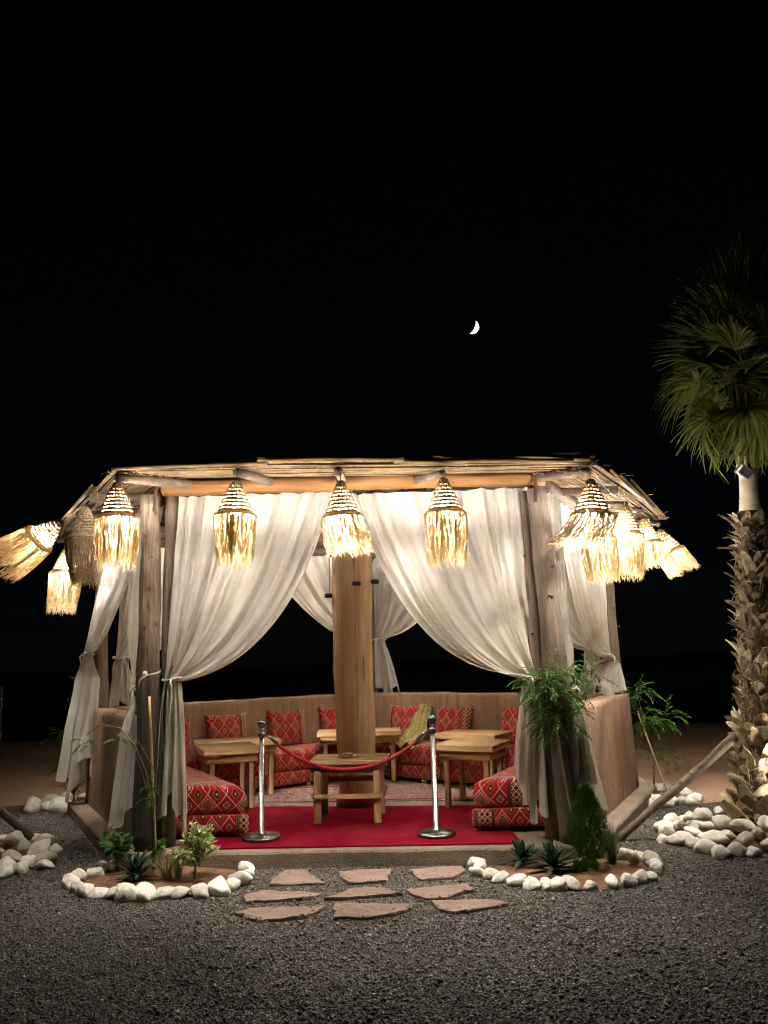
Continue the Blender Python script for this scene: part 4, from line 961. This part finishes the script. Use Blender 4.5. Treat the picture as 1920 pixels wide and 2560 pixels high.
def bed(label, c, rx, ry, pts, h=.05, size=(.085, .062, .058), clip=None):
    b = empty('planting_bed', label, 'planting bed', (c[0], c[1], 0))
    mb = MB(); n = 30; m = 8; vs = [Vector((0, 0, h))]
    for j in range(1, m+1):
        for i in range(n):
            a = 2*math.pi*i/n; r = j/m; x, y = rx*r*math.cos(a), ry*r*math.sin(a)
            if clip and c[1]+y > clip: y = clip-c[1]
            vs.append(Vector((x, y, h*(1-r**3)*.9 + .004 + .02*noise.noise(Vector((x*7+c[0], y*7, 1)))*(1-r**4)+.010*noise.noise(Vector((x*30, y*30, 4))))))
    fs = [(0, 1+i, 1+(i+1) % n) for i in range(n)]
    for j in range(m-1):
        for i in range(n): a, q = 1+j*n+i, 1+j*n+(i+1) % n; fs.append((a, a+n, q+n, q))
    mb.add(vs, fs); mb.build('soil', 'soil', b); stones(b, pts, size); return b
bed('stone-ringed planting bed at the foot of the left front post', (-1.80, 6.18), .66, .44,
    [(-2.38, 5.99), (-2.29, 5.91), (-2.17, 5.87), (-2.04, 5.83), (-1.93, 5.76), (-1.80, 5.77), (-1.68, 5.81), (-1.56, 5.79), (-1.41, 5.79), (-1.29, 5.85), (-1.21, 5.97), (-1.17, 6.07), (-1.15, 6.22), (-1.19, 6.37), (-2.49, 6.12), (-2.50, 6.30), (-2.38, 6.34), (-2.40, 6.50), (-2.28, 6.60)], .05, (.092, .066, .058), 6.5)
bed('stone-ringed planting bed at the foot of the right front post', (1.37, 6.12), .66, .42,
    [(.66, 6.36), (.68, 6.26), (.65, 6.13), (.73, 6.05), (.80, 5.96), (.90, 5.86), (.99, 5.78), (1.09, 5.75), (1.18, 5.72), (1.27, 5.75), (1.40, 5.70), (1.57, 5.75), (1.69, 5.76), (1.80, 5.84), (1.89, 5.89), (1.98, 6.03), (2.03, 6.18), (2.04, 6.30), (1.99, 6.44), (1.90, 6.50)], .05, (.082, .060, .051), 6.38)
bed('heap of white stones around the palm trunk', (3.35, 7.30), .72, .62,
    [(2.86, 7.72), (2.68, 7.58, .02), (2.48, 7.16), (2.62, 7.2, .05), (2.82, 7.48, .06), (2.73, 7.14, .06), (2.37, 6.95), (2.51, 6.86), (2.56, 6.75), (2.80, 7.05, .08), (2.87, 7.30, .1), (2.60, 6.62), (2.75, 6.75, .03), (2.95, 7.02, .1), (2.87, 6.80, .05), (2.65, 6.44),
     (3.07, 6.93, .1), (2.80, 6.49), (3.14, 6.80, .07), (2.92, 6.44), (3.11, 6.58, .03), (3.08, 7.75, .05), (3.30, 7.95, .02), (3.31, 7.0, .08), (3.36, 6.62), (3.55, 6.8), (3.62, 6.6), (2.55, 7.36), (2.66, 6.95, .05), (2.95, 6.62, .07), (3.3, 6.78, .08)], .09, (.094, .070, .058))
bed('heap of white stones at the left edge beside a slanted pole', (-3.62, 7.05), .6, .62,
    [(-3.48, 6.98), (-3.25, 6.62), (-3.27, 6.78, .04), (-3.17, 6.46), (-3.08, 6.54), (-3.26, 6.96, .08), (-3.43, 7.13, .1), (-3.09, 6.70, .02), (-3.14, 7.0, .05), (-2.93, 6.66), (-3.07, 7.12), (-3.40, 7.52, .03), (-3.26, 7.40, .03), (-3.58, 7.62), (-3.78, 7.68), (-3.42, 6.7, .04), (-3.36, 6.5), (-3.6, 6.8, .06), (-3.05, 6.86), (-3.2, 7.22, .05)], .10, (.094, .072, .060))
bed('small stone-edged bed behind the left clay wall', (-4.0, 9.5), .34, .36,
    [(-4.25, 9.22), (-4.11, 9.30), (-4.28, 9.78), (-3.91, 9.18), (-3.72, 9.14), (-4.12, 9.88), (-3.86, 9.86), (-4.36, 9.5)], .03, (.12, .085, .075))
bed('small stone-edged bed behind the right rear corner', (3.12, 9.0), .34, .36,
    [(3.01, 9.46, .02), (2.86, 8.72), (2.80, 8.60), (2.92, 8.60), (3.2, 9.34), (3.28, 9.27), (3.05, 8.56), (3.18, 8.58), (3.25, 8.53), (3.41, 8.77), (3.39, 9.0), (3.38, 9.16), (2.95, 8.5)], .03, (.105, .075, .065))

FLAGS = [('back left', [(-.87, 6.35), (-.69, 6.34), (-.64, 6.17), (-.52, 5.99), (-.94, 5.99), (-.93, 6.18)]), ('back middle', [(-.44, 6.29), (0, 6.31), (-.04, 6.14), (-.05, 5.99), (-.35, 5.97), (-.42, 6.13)]),
         ('back right', [(.13, 6.27), (.54, 6.34), (.56, 6.2), (.45, 6.04), (.21, 6.01), (.15, 6.14)]), ('middle left', [(-1.09, 5.73), (-.96, 5.83), (-.67, 5.79), (-.53, 5.73), (-.65, 5.63), (-1.04, 5.59)]),
         ('centre', [(-.5, 5.62), (-.31, 5.83), (-.11, 5.84), (.06, 5.68), (-.26, 5.64), (-.4, 5.615)]), ('middle right', [(.07, 5.77), (.54, 5.86), (.56, 5.72), (.35, 5.565), (.23, 5.56), (.13, 5.66)]),
         ('front left', [(-1.07, 5.37), (-.98, 5.45), (-.46, 5.45), (-.58, 5.26), (-.86, 5.2), (-.98, 5.27)]), ('front middle', [(-.42, 5.52), (.12, 5.44), (.11, 5.36), (0, 5.27), (-.17, 5.2), (-.4, 5.22)]),
         ('front right', [(.24, 5.5), (.66, 5.5), (.76, 5.39), (.39, 5.25), (.29, 5.35)])]
def flagstones():
    for nm, P in FLAGS:
        c = sum((V2(p) for p in P), Vector((0, 0)))/len(P); Q = []
        P = [V2(p) for p in P]
        area = sum(P[i].x*P[(i+1) % len(P)].y-P[(i+1) % len(P)].x*P[i].y for i in range(len(P)))
        if area < 0: P = P[::-1]
        for i in range(len(P)):
            a, b = P[i], P[(i+1) % len(P)]; k = max(2, int((b-a).length/.035)); t = (b-a).normalized(); nn = Vector((-t.y, t.x))
            for j in range(k):
                p = a.lerp(b, j/k); Q.append(p + nn*(.018*noise.noise(Vector((p.x*9, p.y*9, 1)))+.008*noise.noise(Vector((p.x*33, p.y*33, 2)))))
        n = len(Q); mb = MB(); vs = []
        for f, z in ((1.0, -.02), (1.0, .013), (.985, .021), (.80, .023), (.45, .024)):
            for p in Q:
                q = (p-c)*f; vs.append((q.x, q.y, z+(.009*noise.noise(Vector((p.x*f*7, p.y*f*7, 5)))+.004*noise.noise(Vector((p.x*f*22, p.y*f*22, 8))) if z > 0 else 0)))
        vs.append((0, 0, .024)); fs = [(r*n+i, r*n+(i+1) % n, (r+1)*n+(i+1) % n, (r+1)*n+i) for r in range(4) for i in range(n)]+[(4*n+i, 4*n+(i+1) % n, 5*n) for i in range(n)]
        mb.add(vs, fs); o = mb.build('stepping_stone', 'flag', None, False, loc=(c.x, c.y, 0))
        tag(o, 'flat reddish stepping stone, %s of the three rows before the platform' % nm, 'stepping stone', 'stepping stones in the gravel')
flagstones()
gravel()

# ---------------------------------------------------------------- plants
def agave(label, x, y, R=.26, n=26, seed=0, z=.045):
    rs = random.Random(seed); root = empty('agave', label, 'agave', (x, y, z), group='dark green agaves in the beds'); ms = []
    for v in range(3):
        mb = MB(); k = 8; vs = []; bend = (.10, .22, -.04)[v]
        for i in range(k+1):
            t = i/k; w = .030*(1-t)**.55*(1+.9*t)*(.75 if i == 0 else 1); th = .010*(1-t)+.001; zz = bend*t*t*-.5
            for sx, dz in ((-1, .3), (0, -.15), (1, .3), (.45, .75), (-.45, .75)):
                vs.append((t, sx*w/ .26*.26, zz+th*(dz) + abs(sx)*w*.35))
        fs = [(i*5+j, i*5+(j+1) % 5, (i+1)*5+(j+1) % 5, (i+1)*5+j) for i in range(k) for j in range(5)]
        mb.add(vs, fs, None, .25+.3*v); ms.append(mb.mesh('agave_leaf', 'agave_leaf'))
    for i in range(n):
        f = i/n; el = math.radians(12+72*f+rs.uniform(-8, 8)); az = i*2.399+rs.uniform(-.2, .2); L = R*rs.uniform(.85, 1.15)*(1-.25*f)
        link('leaf', ms[i % 3], root, (0, 0, .01+.03*f), (0, -el, az), (L, .8, .8))
agave('spiky dark agave in the left bed behind the front stones', -1.98, 6.10, .22, 28, 1)
agave('left one of the two dark agaves in the right bed', 1.01, 6.22, .19, 24, 2)
agave('right one of the two dark agaves in the right bed', 1.21, 6.03, .22, 28, 3)

def shrub(name, label, cat, x, y, h, r, mat, n, lw=(.045, .02), stems=5, seed=0, z=.04, trunk=.12):
    rs = random.Random(seed); random.seed(seed+100); root = empty(name, label, cat, (x, y, z)); st = MB(); lf = MB()
    tube(st, [(0, 0, -.03), (.004, 0, trunk*.5), (0, .004, trunk)], [.009, .008, .007], 6)
    for i in range(stems*3):
        a = rs.uniform(0, 6.28); rr = r*rs.uniform(.4, 1); top = Vector((rr*math.cos(a), rr*math.sin(a), rs.uniform(.55, 1)*h*(1-.25*(rr/r)**2)))
        mid = Vector((top.x*.4, top.y*.4, trunk+(top.z-trunk)*.55)); b0 = Vector((0, 0, trunk*.8))
        pts = [b0, mid, top]; tube(st, pts, [.006, .0045, .002], 5)
        for k in range(n//(stems*3)):
            t = rs.uniform(.25, 1.05); p = b0.lerp(mid, t*2) if t < .5 else mid.lerp(top, t*2-1)
            d = (rv(1)+Vector((0, 0, .45))+Vector((top.x, top.y, 0))*1.5).normalized(); nn = (rv(.6)+Vector((0, 0, 1))).normalized()
            leaf_quad(lf, p+d*.008, d, nn, lw[0]*rs.uniform(.7, 1.2), lw[1]*rs.uniform(.8, 1.2), rs.random(), .15)
    st.build('stem', 'bark', root); tag(lf.build('foliage', mat, root, False), kind='stuff')
shrub('shrub', 'small shrub with yellow-edged leaves in the left bed', 'shrub', -1.53, 6.10, .40, .18, 'shrub_leaf', 1300, (.055, .026), 6, 4)
shrub('shrub', 'little round-leaved shrub at the platform corner behind the left bed', 'shrub', -2.28, 6.52, .32, .14, 'green_leaf', 130, (.075, .05), 4, 5, trunk=.08)
shrub('shrub', 'tiny leafy sprig in front of the stained post foot', 'shrub', -1.93, 6.44, .24, .07, 'green_leaf', 45, (.07, .045), 2, 6, trunk=.1)
shrub('shrub', 'dark twiggy shrub in the small bed behind the left wall', 'shrub', -3.86, 9.45, .42, .18, 'green_leaf', 160, (.06, .02), 4, 7, trunk=.12)

def grass(label, x, y, h, r, mat, n, seed):
    rs = random.Random(seed); mb = MB()
    for _ in range(n):
        a = rs.uniform(0, 6.28); q = rs.uniform(0, .035); L = h*rs.uniform(.6, 1.1); out = r*rs.uniform(.1, 1); d = Vector((math.cos(a), math.sin(a), 0)); s = Vector((-d.y, d.x, 0))*.0022
        vs = []; b = d*q
        for i in range(6):
            t = i/5; p = b + d*out*t**1.7 + Vector((0, 0, L*(t-.42*(out/r)*t**3))); w = s*(1-t*.85); vs += [p-w, p+w]
        mb.add(vs, [(2*i, 2*i+1, 2*i+3, 2*i+2) for i in range(5)], None, rs.random())
    tag(mb.build('grass_tuft', mat, None, False, loc=(x, y, .04)), label, 'grass', 'grass tufts in the beds')
grass('dry straw-coloured grass tuft in the left bed', -1.74, 6.08, .20, .17, 'straw_grass', 240, 1)
grass('upright greenish grass tuft beside the stake in the left bed', -1.66, 6.10, .27, .08, 'green_grass', 90, 2)
grass('tall thin grass tuft right of the little conifer', 1.70, 6.20, .34, .13, 'green_grass', 240, 3)
grass('dry straw tuft at the right end of the right bed', 1.86, 6.16, .13, .13, 'straw_grass', 170, 4)

def opuntia():
    root = empty('prickly_pear', 'small prickly pear pads in front of the little conifer', 'cactus', (1.44, 6.0, .045))
    for i, (x, y, z, a, s) in enumerate(((0, 0, .05, .2, .06), (.07, .01, .045, -.5, .05), (-.07, -.01, .04, .6, .05), (.03, .03, .12, .1, .04))):
        mb = MB(); lathe(mb, [(.001, -1), (.5, -.85), (.9, -.35), (1, .1), (.8, .65), (.4, .93), (.001, 1)], 14); mb.T = [.6]*len(mb.V); mb.tone = True
        mb.build('pad', 'green_leaf', root, loc=(x, y, z), rot=(.2, a*.5, a), ).scale = (s*.8, s*.22, s)
opuntia()

def conifer():
    rs = random.Random(9); x, y, z = 1.50, 6.06, .04; root = empty('conifer', 'little egg-shaped dark green conifer in the right bed', 'conifer', (x, y, z))
    st = MB(); tube(st, [(0, 0, -.03), (.006, 0, .1), (0, 0, .35)], [.016, .014, .008], 7); st.build('trunk', 'bark', root)
    lf = MB(); H0, H1, R = .07, .60, .15
    for i in range(5200):
        t = rs.random()**.85; a = rs.uniform(0, 6.28); env = (math.sin(math.pi*min(1, t*.93+.07)**.75))**.75*(1.0-.12*t)
        lump = 1+.26*noise.noise(Vector((math.cos(a)*1.9, math.sin(a)*1.9, t*4.5)))+.12*noise.noise(Vector((math.cos(a)*5, math.sin(a)*5, t*11)))
        r = R*env*lump*rs.uniform(.55, 1.0)**.6*(1.0 if rs.random() > .05 else rs.uniform(1.05, 1.22)); p = Vector((r*math.cos(a), r*math.sin(a), H0+(H1-H0)*t))
        d = (Vector((math.cos(a)*.5, math.sin(a)*.5, 1.1))+Vector((rs.uniform(-.35, .35), rs.uniform(-.35, .35), 0))).normalized()
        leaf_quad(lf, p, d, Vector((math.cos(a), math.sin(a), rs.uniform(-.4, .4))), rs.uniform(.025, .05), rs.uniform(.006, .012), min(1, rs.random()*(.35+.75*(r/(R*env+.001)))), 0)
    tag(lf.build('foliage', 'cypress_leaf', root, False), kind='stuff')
conifer()

def pinnate(lf, base, d, L, pairs, tone, droop=.9, lw=(.034, .0085)):
    """feather leaf: leaflets in two rows along a drooping stalk"""
    pts = []; p = base.copy(); dd = d.normalized(); step = L/pairs
    for i in range(pairs+1):
        pts.append(p.copy()); dd = (dd+Vector((0, 0, -droop/pairs*1.6))).normalized(); p = p+dd*step
    tube(lf, pts[::3]+[pts[-1]], .0012, 3, False, tone*.7)
    for i in range(1, pairs+1):
        T = (pts[i]-pts[i-1]).normalized(); s = T.cross(Vector((0, 0, 1)));
        if s.length < .1: s = T.cross(Vector((1, 0, 0)))
        s.normalize(); s = (s+rv(.25)).normalized()
        for k in (-1, 1):
            leaf_quad(lf, pts[i], (s*k+T*.75+Vector((0, 0, -.15))), Vector((0, 0, 1))+rv(.5), lw[0]*random.uniform(.75, 1.15)*(1-.4*abs(i/pairs-.4)), lw[1], min(1, max(0, tone+random.uniform(-.15, .15))), .1)
def sapling(label, base, stake_top, crowns, seed, stem_pts, stake=True, n_scale=1.0, lw=(.034, .0085)):
    random.seed(seed); base = Vector(base); root = empty('sapling', label, 'sapling', base); st = MB(); lf = MB()
    tube(st, [Vector(p)-base for p in stem_pts], [.011-.008*i/(len(stem_pts)-1) for i in range(len(stem_pts))], 6)
    if stake:
        mb = MB(); a = Vector((.02, -.02, -.05)); b = Vector(stake_top)-base; k = 8
        tube(mb, [a.lerp(b, i/k) for i in range(k+1)], [.0095+.0012*(i % 2) for i in range(k+1)], 7); mb.build('stake', 'bamboo_stake', root)
        mb = MB(); c = a.lerp(b, .55); tube(mb, [c+Vector((.02*math.cos(q), .02*math.sin(q), .004*math.sin(2*q))) for q in [i*.6 for i in range(11)]], .003, 5); mb.build('string', 'wire', root)
    for (c, r, n, L) in crowns:
        c = Vector(c)-base
        hub = c+Vector((0, 0, r[2]*.3))
        for _ in range(int(n*n_scale)):
            q = rv(1)
            while q.length > 1: q = rv(1)
            p = c+Vector((q.x*r[0], q.y*r[1], q.z*r[2])); d = (Vector((q.x, q.y, q.z*.3+.35))+rv(.35))
            if random.random() < .25: tube(st, [hub+rv(.02), hub.lerp(p, .5)+Vector((0, 0, .03)), p], [.004, .003, .0018], 4)
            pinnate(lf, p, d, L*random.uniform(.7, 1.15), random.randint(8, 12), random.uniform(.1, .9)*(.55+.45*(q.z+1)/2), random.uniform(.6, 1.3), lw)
    st.build('stem', 'bark', root); tag(lf.build('foliage', 'pepper_leaf', root, False), kind='stuff'); return root
sapling('bushy green pepper tree sapling on a cane before the right front post', (1.48, 6.42, .04), (1.36, 6.36, 1.15),
        [((1.36, 6.36, 1.36), (.17, .13, .15), 95, .19), ((1.40, 6.36, 1.14), (.13, .10, .16), 85, .19), ((1.25, 6.34, 1.42), (.12, .08, .07), 28, .18), ((1.48, 6.36, 1.46), (.11, .08, .10), 34, .18), ((1.70, 6.38, 1.46), (.10, .06, .07), 18, .18), ((1.37, 6.36, .95), (.05, .05, .10), 7, .15)],
        31, [(1.48, 6.42, .0), (1.45, 6.40, .4), (1.40, 6.37, .8), (1.37, 6.36, 1.15), (1.36, 6.36, 1.46)], True, 1.0, (.038, .011))
def left_sapling():
    b = Vector((-1.93, 6.42, .04))
    r = sapling('nearly bare sapling with thin bent twigs tied to a cane before the stained post', b, (-1.985, 6.30, 1.40), [((-2.22, 6.28, 1.06), (.06, .04, .03), 5, .13), ((-2.43, 6.26, 1.04), (.07, .04, .03), 5, .13), ((-1.93, 6.27, .70), (.03, .03, .06), 5, .12), ((-1.94, 6.26, .60), (.03, .02, .03), 4, .1)],
                33, [(-1.94, 6.42, 0), (-1.94, 6.36, .45), (-1.99, 6.29, .8), (-2.08, 6.26, 1.02), (-2.20, 6.25, 1.16), (-2.36, 6.25, 1.19), (-2.47, 6.26, 1.12)], True, 1.0, (.035, .008))
    mb = MB()
    tube(mb, [(.0, -.1, .42), (.03, -.15, .62), (.01, -.16, .80), (-.10, -.16, .98), (-.22, -.17, 1.10)], [.005, .004, .0035, .003, .002], 5)
    tube(mb, [(-.02, -.1, .5), (-.08, -.15, .75), (-.16, -.16, .95), (-.2, -.16, 1.05)], [.004, .0035, .003, .002], 5); mb.build('twig', 'bark', r)
left_sapling()
sapling('leaning pepper tree sapling on canes behind the right rear corner', (3.20, 9.1, .03), (2.98, 9.22, .95),
        [((3.02, 9.3, 1.16), (.14, .12, .10), 26, .24), ((3.14, 9.3, .82), (.15, .12, .09), 28, .23), ((3.34, 9.3, .88), (.12, .10, .07), 18, .22), ((3.02, 9.3, .86), (.10, .10, .16), 20, .22), ((3.36, 9.3, .40), (.10, .08, .08), 12, .2), ((3.10, 9.3, .45), (.1, .08, .08), 8, .2)],
        35, [(3.05, 9.1, 0), (3.10, 9.15, .4), (3.05, 9.22, .8), (3.02, 9.3, 1.2)], True, 1.0, (.05, .014))
sapling('dim sapling behind the tail of the far left curtain', (-3.98, 9.55, .03), (-3.95, 9.6, 1.2),
        [((-4.02, 9.5, .82), (.10, .1, .06), 10, .2), ((-3.92, 9.6, 1.35), (.05, .08, .26), 10, .16), ((-3.95, 9.5, .5), (.1, .1, .1), 8, .2)],
        37, [(-3.98, 9.55, 0), (-3.97, 9.58, .6), (-3.95, 9.6, 1.2)], True, 1.0, (.05, .014))

# ---------------------------------------------------------------- palm
def palm():
    rs = random.Random(5); B = Vector((3.47, 7.34, 0)); root = empty('palm_tree', 'fan palm with shaggy trunk and pale bare neck at the right edge', 'palm tree', B)
    lean = lambda z: Vector((.075*z, 0, z)); rad = lambda z: (.27-.10*min(1, z/1.3) if z < 1.3 else .17-.03*(z-1.3)/1.3) if z < 2.6 else .14-.02*(z-2.6)
    mb = MB(); zs = [-.05, .2, .5, .9, 1.3, 1.8, 2.3, 2.8, 3.0]
    tube(mb, [lean(z) for z in zs], [rad(z)*.92 for z in zs], 16, True, None, 0, .12); mb.build('trunk', 'palm_husk', root)
    mb = MB(); zs = [2.92, 3.0, 3.1, 3.12, 3.14, 3.3, 3.46, 3.5]; rr = [.115, .11, .098, .102, .096, .093, .096, .092]
    tube(mb, [lean(z) for z in zs], rr, 18, True, None, 0, .03); mb.build('bare_neck', 'palm_stem', root)
    # old leaf bases
    def boot(seed, wide, ln, curl):
        r2 = random.Random(seed); mb = MB(); k = 7; vs = []
        for i in range(k+1):
            t = i/k; w = (wide*(1-t)**.6*(1-.1*t)+.008)*(1+r2.uniform(-.18, .18)*t); z = ln*t; y = curl*t*t*ln + .02*t
            for s in (-1, -.4, .4, 1): vs.append((s*w, y-(1-s*s)*.018*(1-t)+r2.uniform(-.003, .003)*t, z+r2.uniform(-.01, .01)*t))
            for s in (1, .4, -.4, -1): vs.append((s*w*.95, y+.006*(1-t)+.002-(1-s*s)*.016*(1-t), z))
        fs = [(i*8+j, i*8+(j+1) % 8, (i+1)*8+(j+1) % 8, (i+1)*8+j) for i in range(k) for j in range(8)]+[tuple(k*8+j for j in range(8))]
        mb.add(vs, fs); return mb
    def bm_(mat):
        return [boot(1, .055, .17, .12).mesh('leaf_base', mat), boot(2, .05, .21, .3).mesh('leaf_base', mat), boot(3, .06, .15, -.05).mesh('leaf_base', mat), boot(4, .045, .24, .5).mesh('leaf_base', mat)]
    pale, brown = bm_('boot_pale'), bm_('boot_brown'); N = 298
    for i in range(N):
        f = i/N; z = .03+2.92*f**1.0; an = i*2.39996+rs.uniform(-.25, .25); r = rad(z)*.90
        c = lean(z)+Vector((math.cos(an)*r, math.sin(an)*r, 0)); low = z < .95
        ms = pale if rs.random() < (.85 if low else .35 if z < 1.7 else .12) else brown
        tilt = rs.uniform(-.02, .16) if low else (rs.uniform(-.05, .55)**1 if z < 2.4 else rs.uniform(.2, .7))
        k = (1.15 if low else .92)*rs.uniform(.6, 1.2)
        o = link('leaf_base', ms[rs.randrange(4)], root, c, None, (k*(1.35 if low else rs.uniform(.8, 1.2)), k, k*(.85 if low else rs.uniform(.6, 1.0))))
        sideways = rs.uniform(-1.15, 1.15) if low else rs.uniform(-.8, .8)
        o.rotation_euler = (Matrix.Rotation(an-math.pi/2, 4, 'Z') @ Matrix.Rotation(-tilt, 4, 'X') @ Matrix.Rotation(sideways, 4, 'Y')).to_euler()
    fb = MB()
    for i in range(900):
        z = rs.uniform(.1, 2.95); an = rs.uniform(0, 6.28); r = rad(z)*rs.uniform(.95, 1.12); d = Vector((math.cos(an), math.sin(an), 0)); t_ = Vector((-d.y, d.x, 0)); p = lean(z)+d*r
        L = rs.uniform(.05, .17); dr = d*rs.uniform(.0, .5)+t_*rs.uniform(-.9, .9)+Vector((0, 0, rs.uniform(-.9, .7))); q = p+dr*L
        tube(fb, [p, p.lerp(q, .5)+d*.012, q+Vector((0, 0, -.02))], [.0022, .0018, .0008], 3, False)
    tag(fb.build('fibre', 'boot_pale', root), kind='stuff')
    # fronds
    def frond(seed, mat, pet=.42, bl=.78, nb=46, span=2.5, droop=.25):
        r2 = random.Random(seed); mb = MB(); k = 6
        pts = [Vector((0, 0, 0)).lerp(Vector((pet, 0, 0)), i/k)+Vector((0, 0, .05*math.sin(math.pi*i/k*.5)-.05*(i/k)**2)) for i in range(k+1)]
        tube(mb, pts, [.016-.009*i/k for i in range(k+1)], 5, True, .6); hub = pts[-1]
        for b in range(nb):
            a = (b/(nb-1)-.5)*span*2*.62 + r2.uniform(-.02, .02); L = bl*(1-.30*abs(a)/span)*r2.uniform(.88, 1.08); d = Vector((math.cos(a), math.sin(a), 0)); s = Vector((-d.y, d.x, 0)); vs = []; tn = r2.random()
            bend = droop*r2.uniform(.4, 1.9); w0 = .019
            for i in range(7):
                t = i/6; w = w0*(min(1, .25+t*2.2) if t < .45 else (1-t)/.55*.98+.02); q = hub + d*L*t + Vector((0, 0, .05*math.sin(t*2.2)-bend*L*t**2.6)) + s*.02*math.sin(t*4+b)*t
                vs += [q-s*w, q+Vector((0, 0, -.006 if b % 2 else .006)), q+s*w]
            mb.add(vs, [(3*i+j, 3*i+j+1, 3*i+3+j+1, 3*i+3+j) for i in range(6) for j in (0, 1)], None, tn)
        return mb.mesh('frond', mat)
    G = [frond(i, 'palm_leaf', .34+.05*(i % 3), .56+.05*(i % 2), 34, 2.2+.2*(i % 2), (.10, .22, .42, .16)[i]) for i in range(4)]
    U = [frond(20+i, 'palm_leaf', .55, .92, 40, 1.3, .06) for i in range(2)]
    Dd = [frond(10+i, 'palm_dead', .30, .55, 36, 1.9, .7) for i in range(2)]; top = lean(4.55)
    for i in range(38):
        f = i/37; el = math.radians(70-135*f**.95+rs.uniform(-9, 9)); az = i*2.39996+.4
        o = link('frond', G[i % 4], root, top+Vector((0, 0, .10-.36*f)), None, (rs.uniform(.85, 1.12),)*3)
        o.rotation_euler = (Matrix.Rotation(az, 4, 'Z') @ Matrix.Rotation(-el, 4, 'Y') @ Matrix.Rotation(rs.uniform(-1.2, 1.2), 4, 'X')).to_euler()
    for i in range(7):                                     # young upright fans
        az = i*.9; o = link('frond', U[i % 2], root, top, None, (rs.uniform(.9, 1.05),)*3)
        o.rotation_euler = (Matrix.Rotation(az, 4, 'Z') @ Matrix.Rotation(-math.radians(rs.uniform(76, 88)), 4, 'Y') @ Matrix.Rotation(rs.uniform(-1.5, 1.5), 4, 'X')).to_euler()
    for i in range(4):
        az = i*1.3-.9; o = link('frond', Dd[i % 2], root, top+Vector((0, 0, -.2)), None, (.75,)*3)
        o.rotation_euler = (Matrix.Rotation(az, 4, 'Z') @ Matrix.Rotation(math.radians(rs.uniform(55, 70)), 4, 'Y') @ Matrix.Rotation(rs.uniform(-.8, .8), 4, 'X')).to_euler()
    for i in range(9):                                    # green leaf stalks rising out of the neck
        an = i*.698; mb = MB(); tube(mb, [(math.cos(an)*.075, math.sin(an)*.075, 0), (math.cos(an)*.085, math.sin(an)*.085, .5), (math.cos(an)*.07, math.sin(an)*.07, 1.05)], [.034, .028, .018], 7, True, rs.random())
        mb.build('leaf_stalk', 'palm_leaf' if i % 3 else 'palm_dead', root, loc=lean(3.44))
    # floodlight strapped to the neck
    fl = empty('floodlight', 'small pale floodlight box strapped to the palm neck', 'floodlight', B+lean(3.40)+Vector((-.10, -.10, 0)), (.5, .55, .3))
    mb = MB(); cbox(mb, (0, 0, 0), (.15, .06, .11), .012); mb.build('housing', 'grey_plastic', fl)
    mb = MB(); cbox(mb, (0, -.034, 0), (.12, .006, .085), .003); mb.build('lens', 'china', fl)
    mb = MB(); cbox(mb, (.02, .04, .03), (.02, .05, .13), .004); mb.build('bracket', 'black_iron', fl)
    # uplight on the ground in front of the trunk
    ul = empty('uplight', 'black uplight among the stones at the palm foot', 'uplight', (3.64, 6.74, .10), (0, 0, .25))
    mb = MB(); cbox(mb, (0, 0, .07), (.20, .12, .13), .012); mb.build('housing', 'black_iron', ul, rot=(0, 0, 0))
    mb = MB(); cbox(mb, (0, .02, .139), (.13, .06, .004), .001); mb.build('glowing_lens', 'uplight_glow', ul)
palm()

# ---------------------------------------------------------------- leaning poles
def pole(label, a, b, r0_, r1, mat='grey_rafter', band=None):
    a, b = Vector(a), Vector(b); root = empty('support_pole', label, 'pole', a); d = b-a; mb = MB(); k = 12
    tube(mb, [d*(i/k)+Vector((0, 0, .02*noise.noise(Vector((i*.4, a.x, 0))))) for i in range(k+1)], [r0_+(r1-r0_)*i/k for i in range(k+1)], 9, True, None, 0, .15); mb.build('shaft', mat, root)
    if band:
        mb = MB(); c = d*band; t = d.normalized(); tube(mb, [c-t*.006, c+t*.006], r0_+.006, 10); mb.build('band', 'black_iron', root)
pole('long grey wooden prop leaning from the gravel against the palm trunk', (1.98, 7.05, .0), (3.24, 7.25, .84), .032, .042, band=.62)
pole('grey wooden pole slanting down into the stone heap at the left edge', (-3.40, 7.50, .05), (-4.35, 7.0, 1.05), .034, .038)
pole('thin upright pole standing in the dark at the far left', (-7.12, 14.0, -.10), (-7.15, 14.0, 1.35), .04, .035)
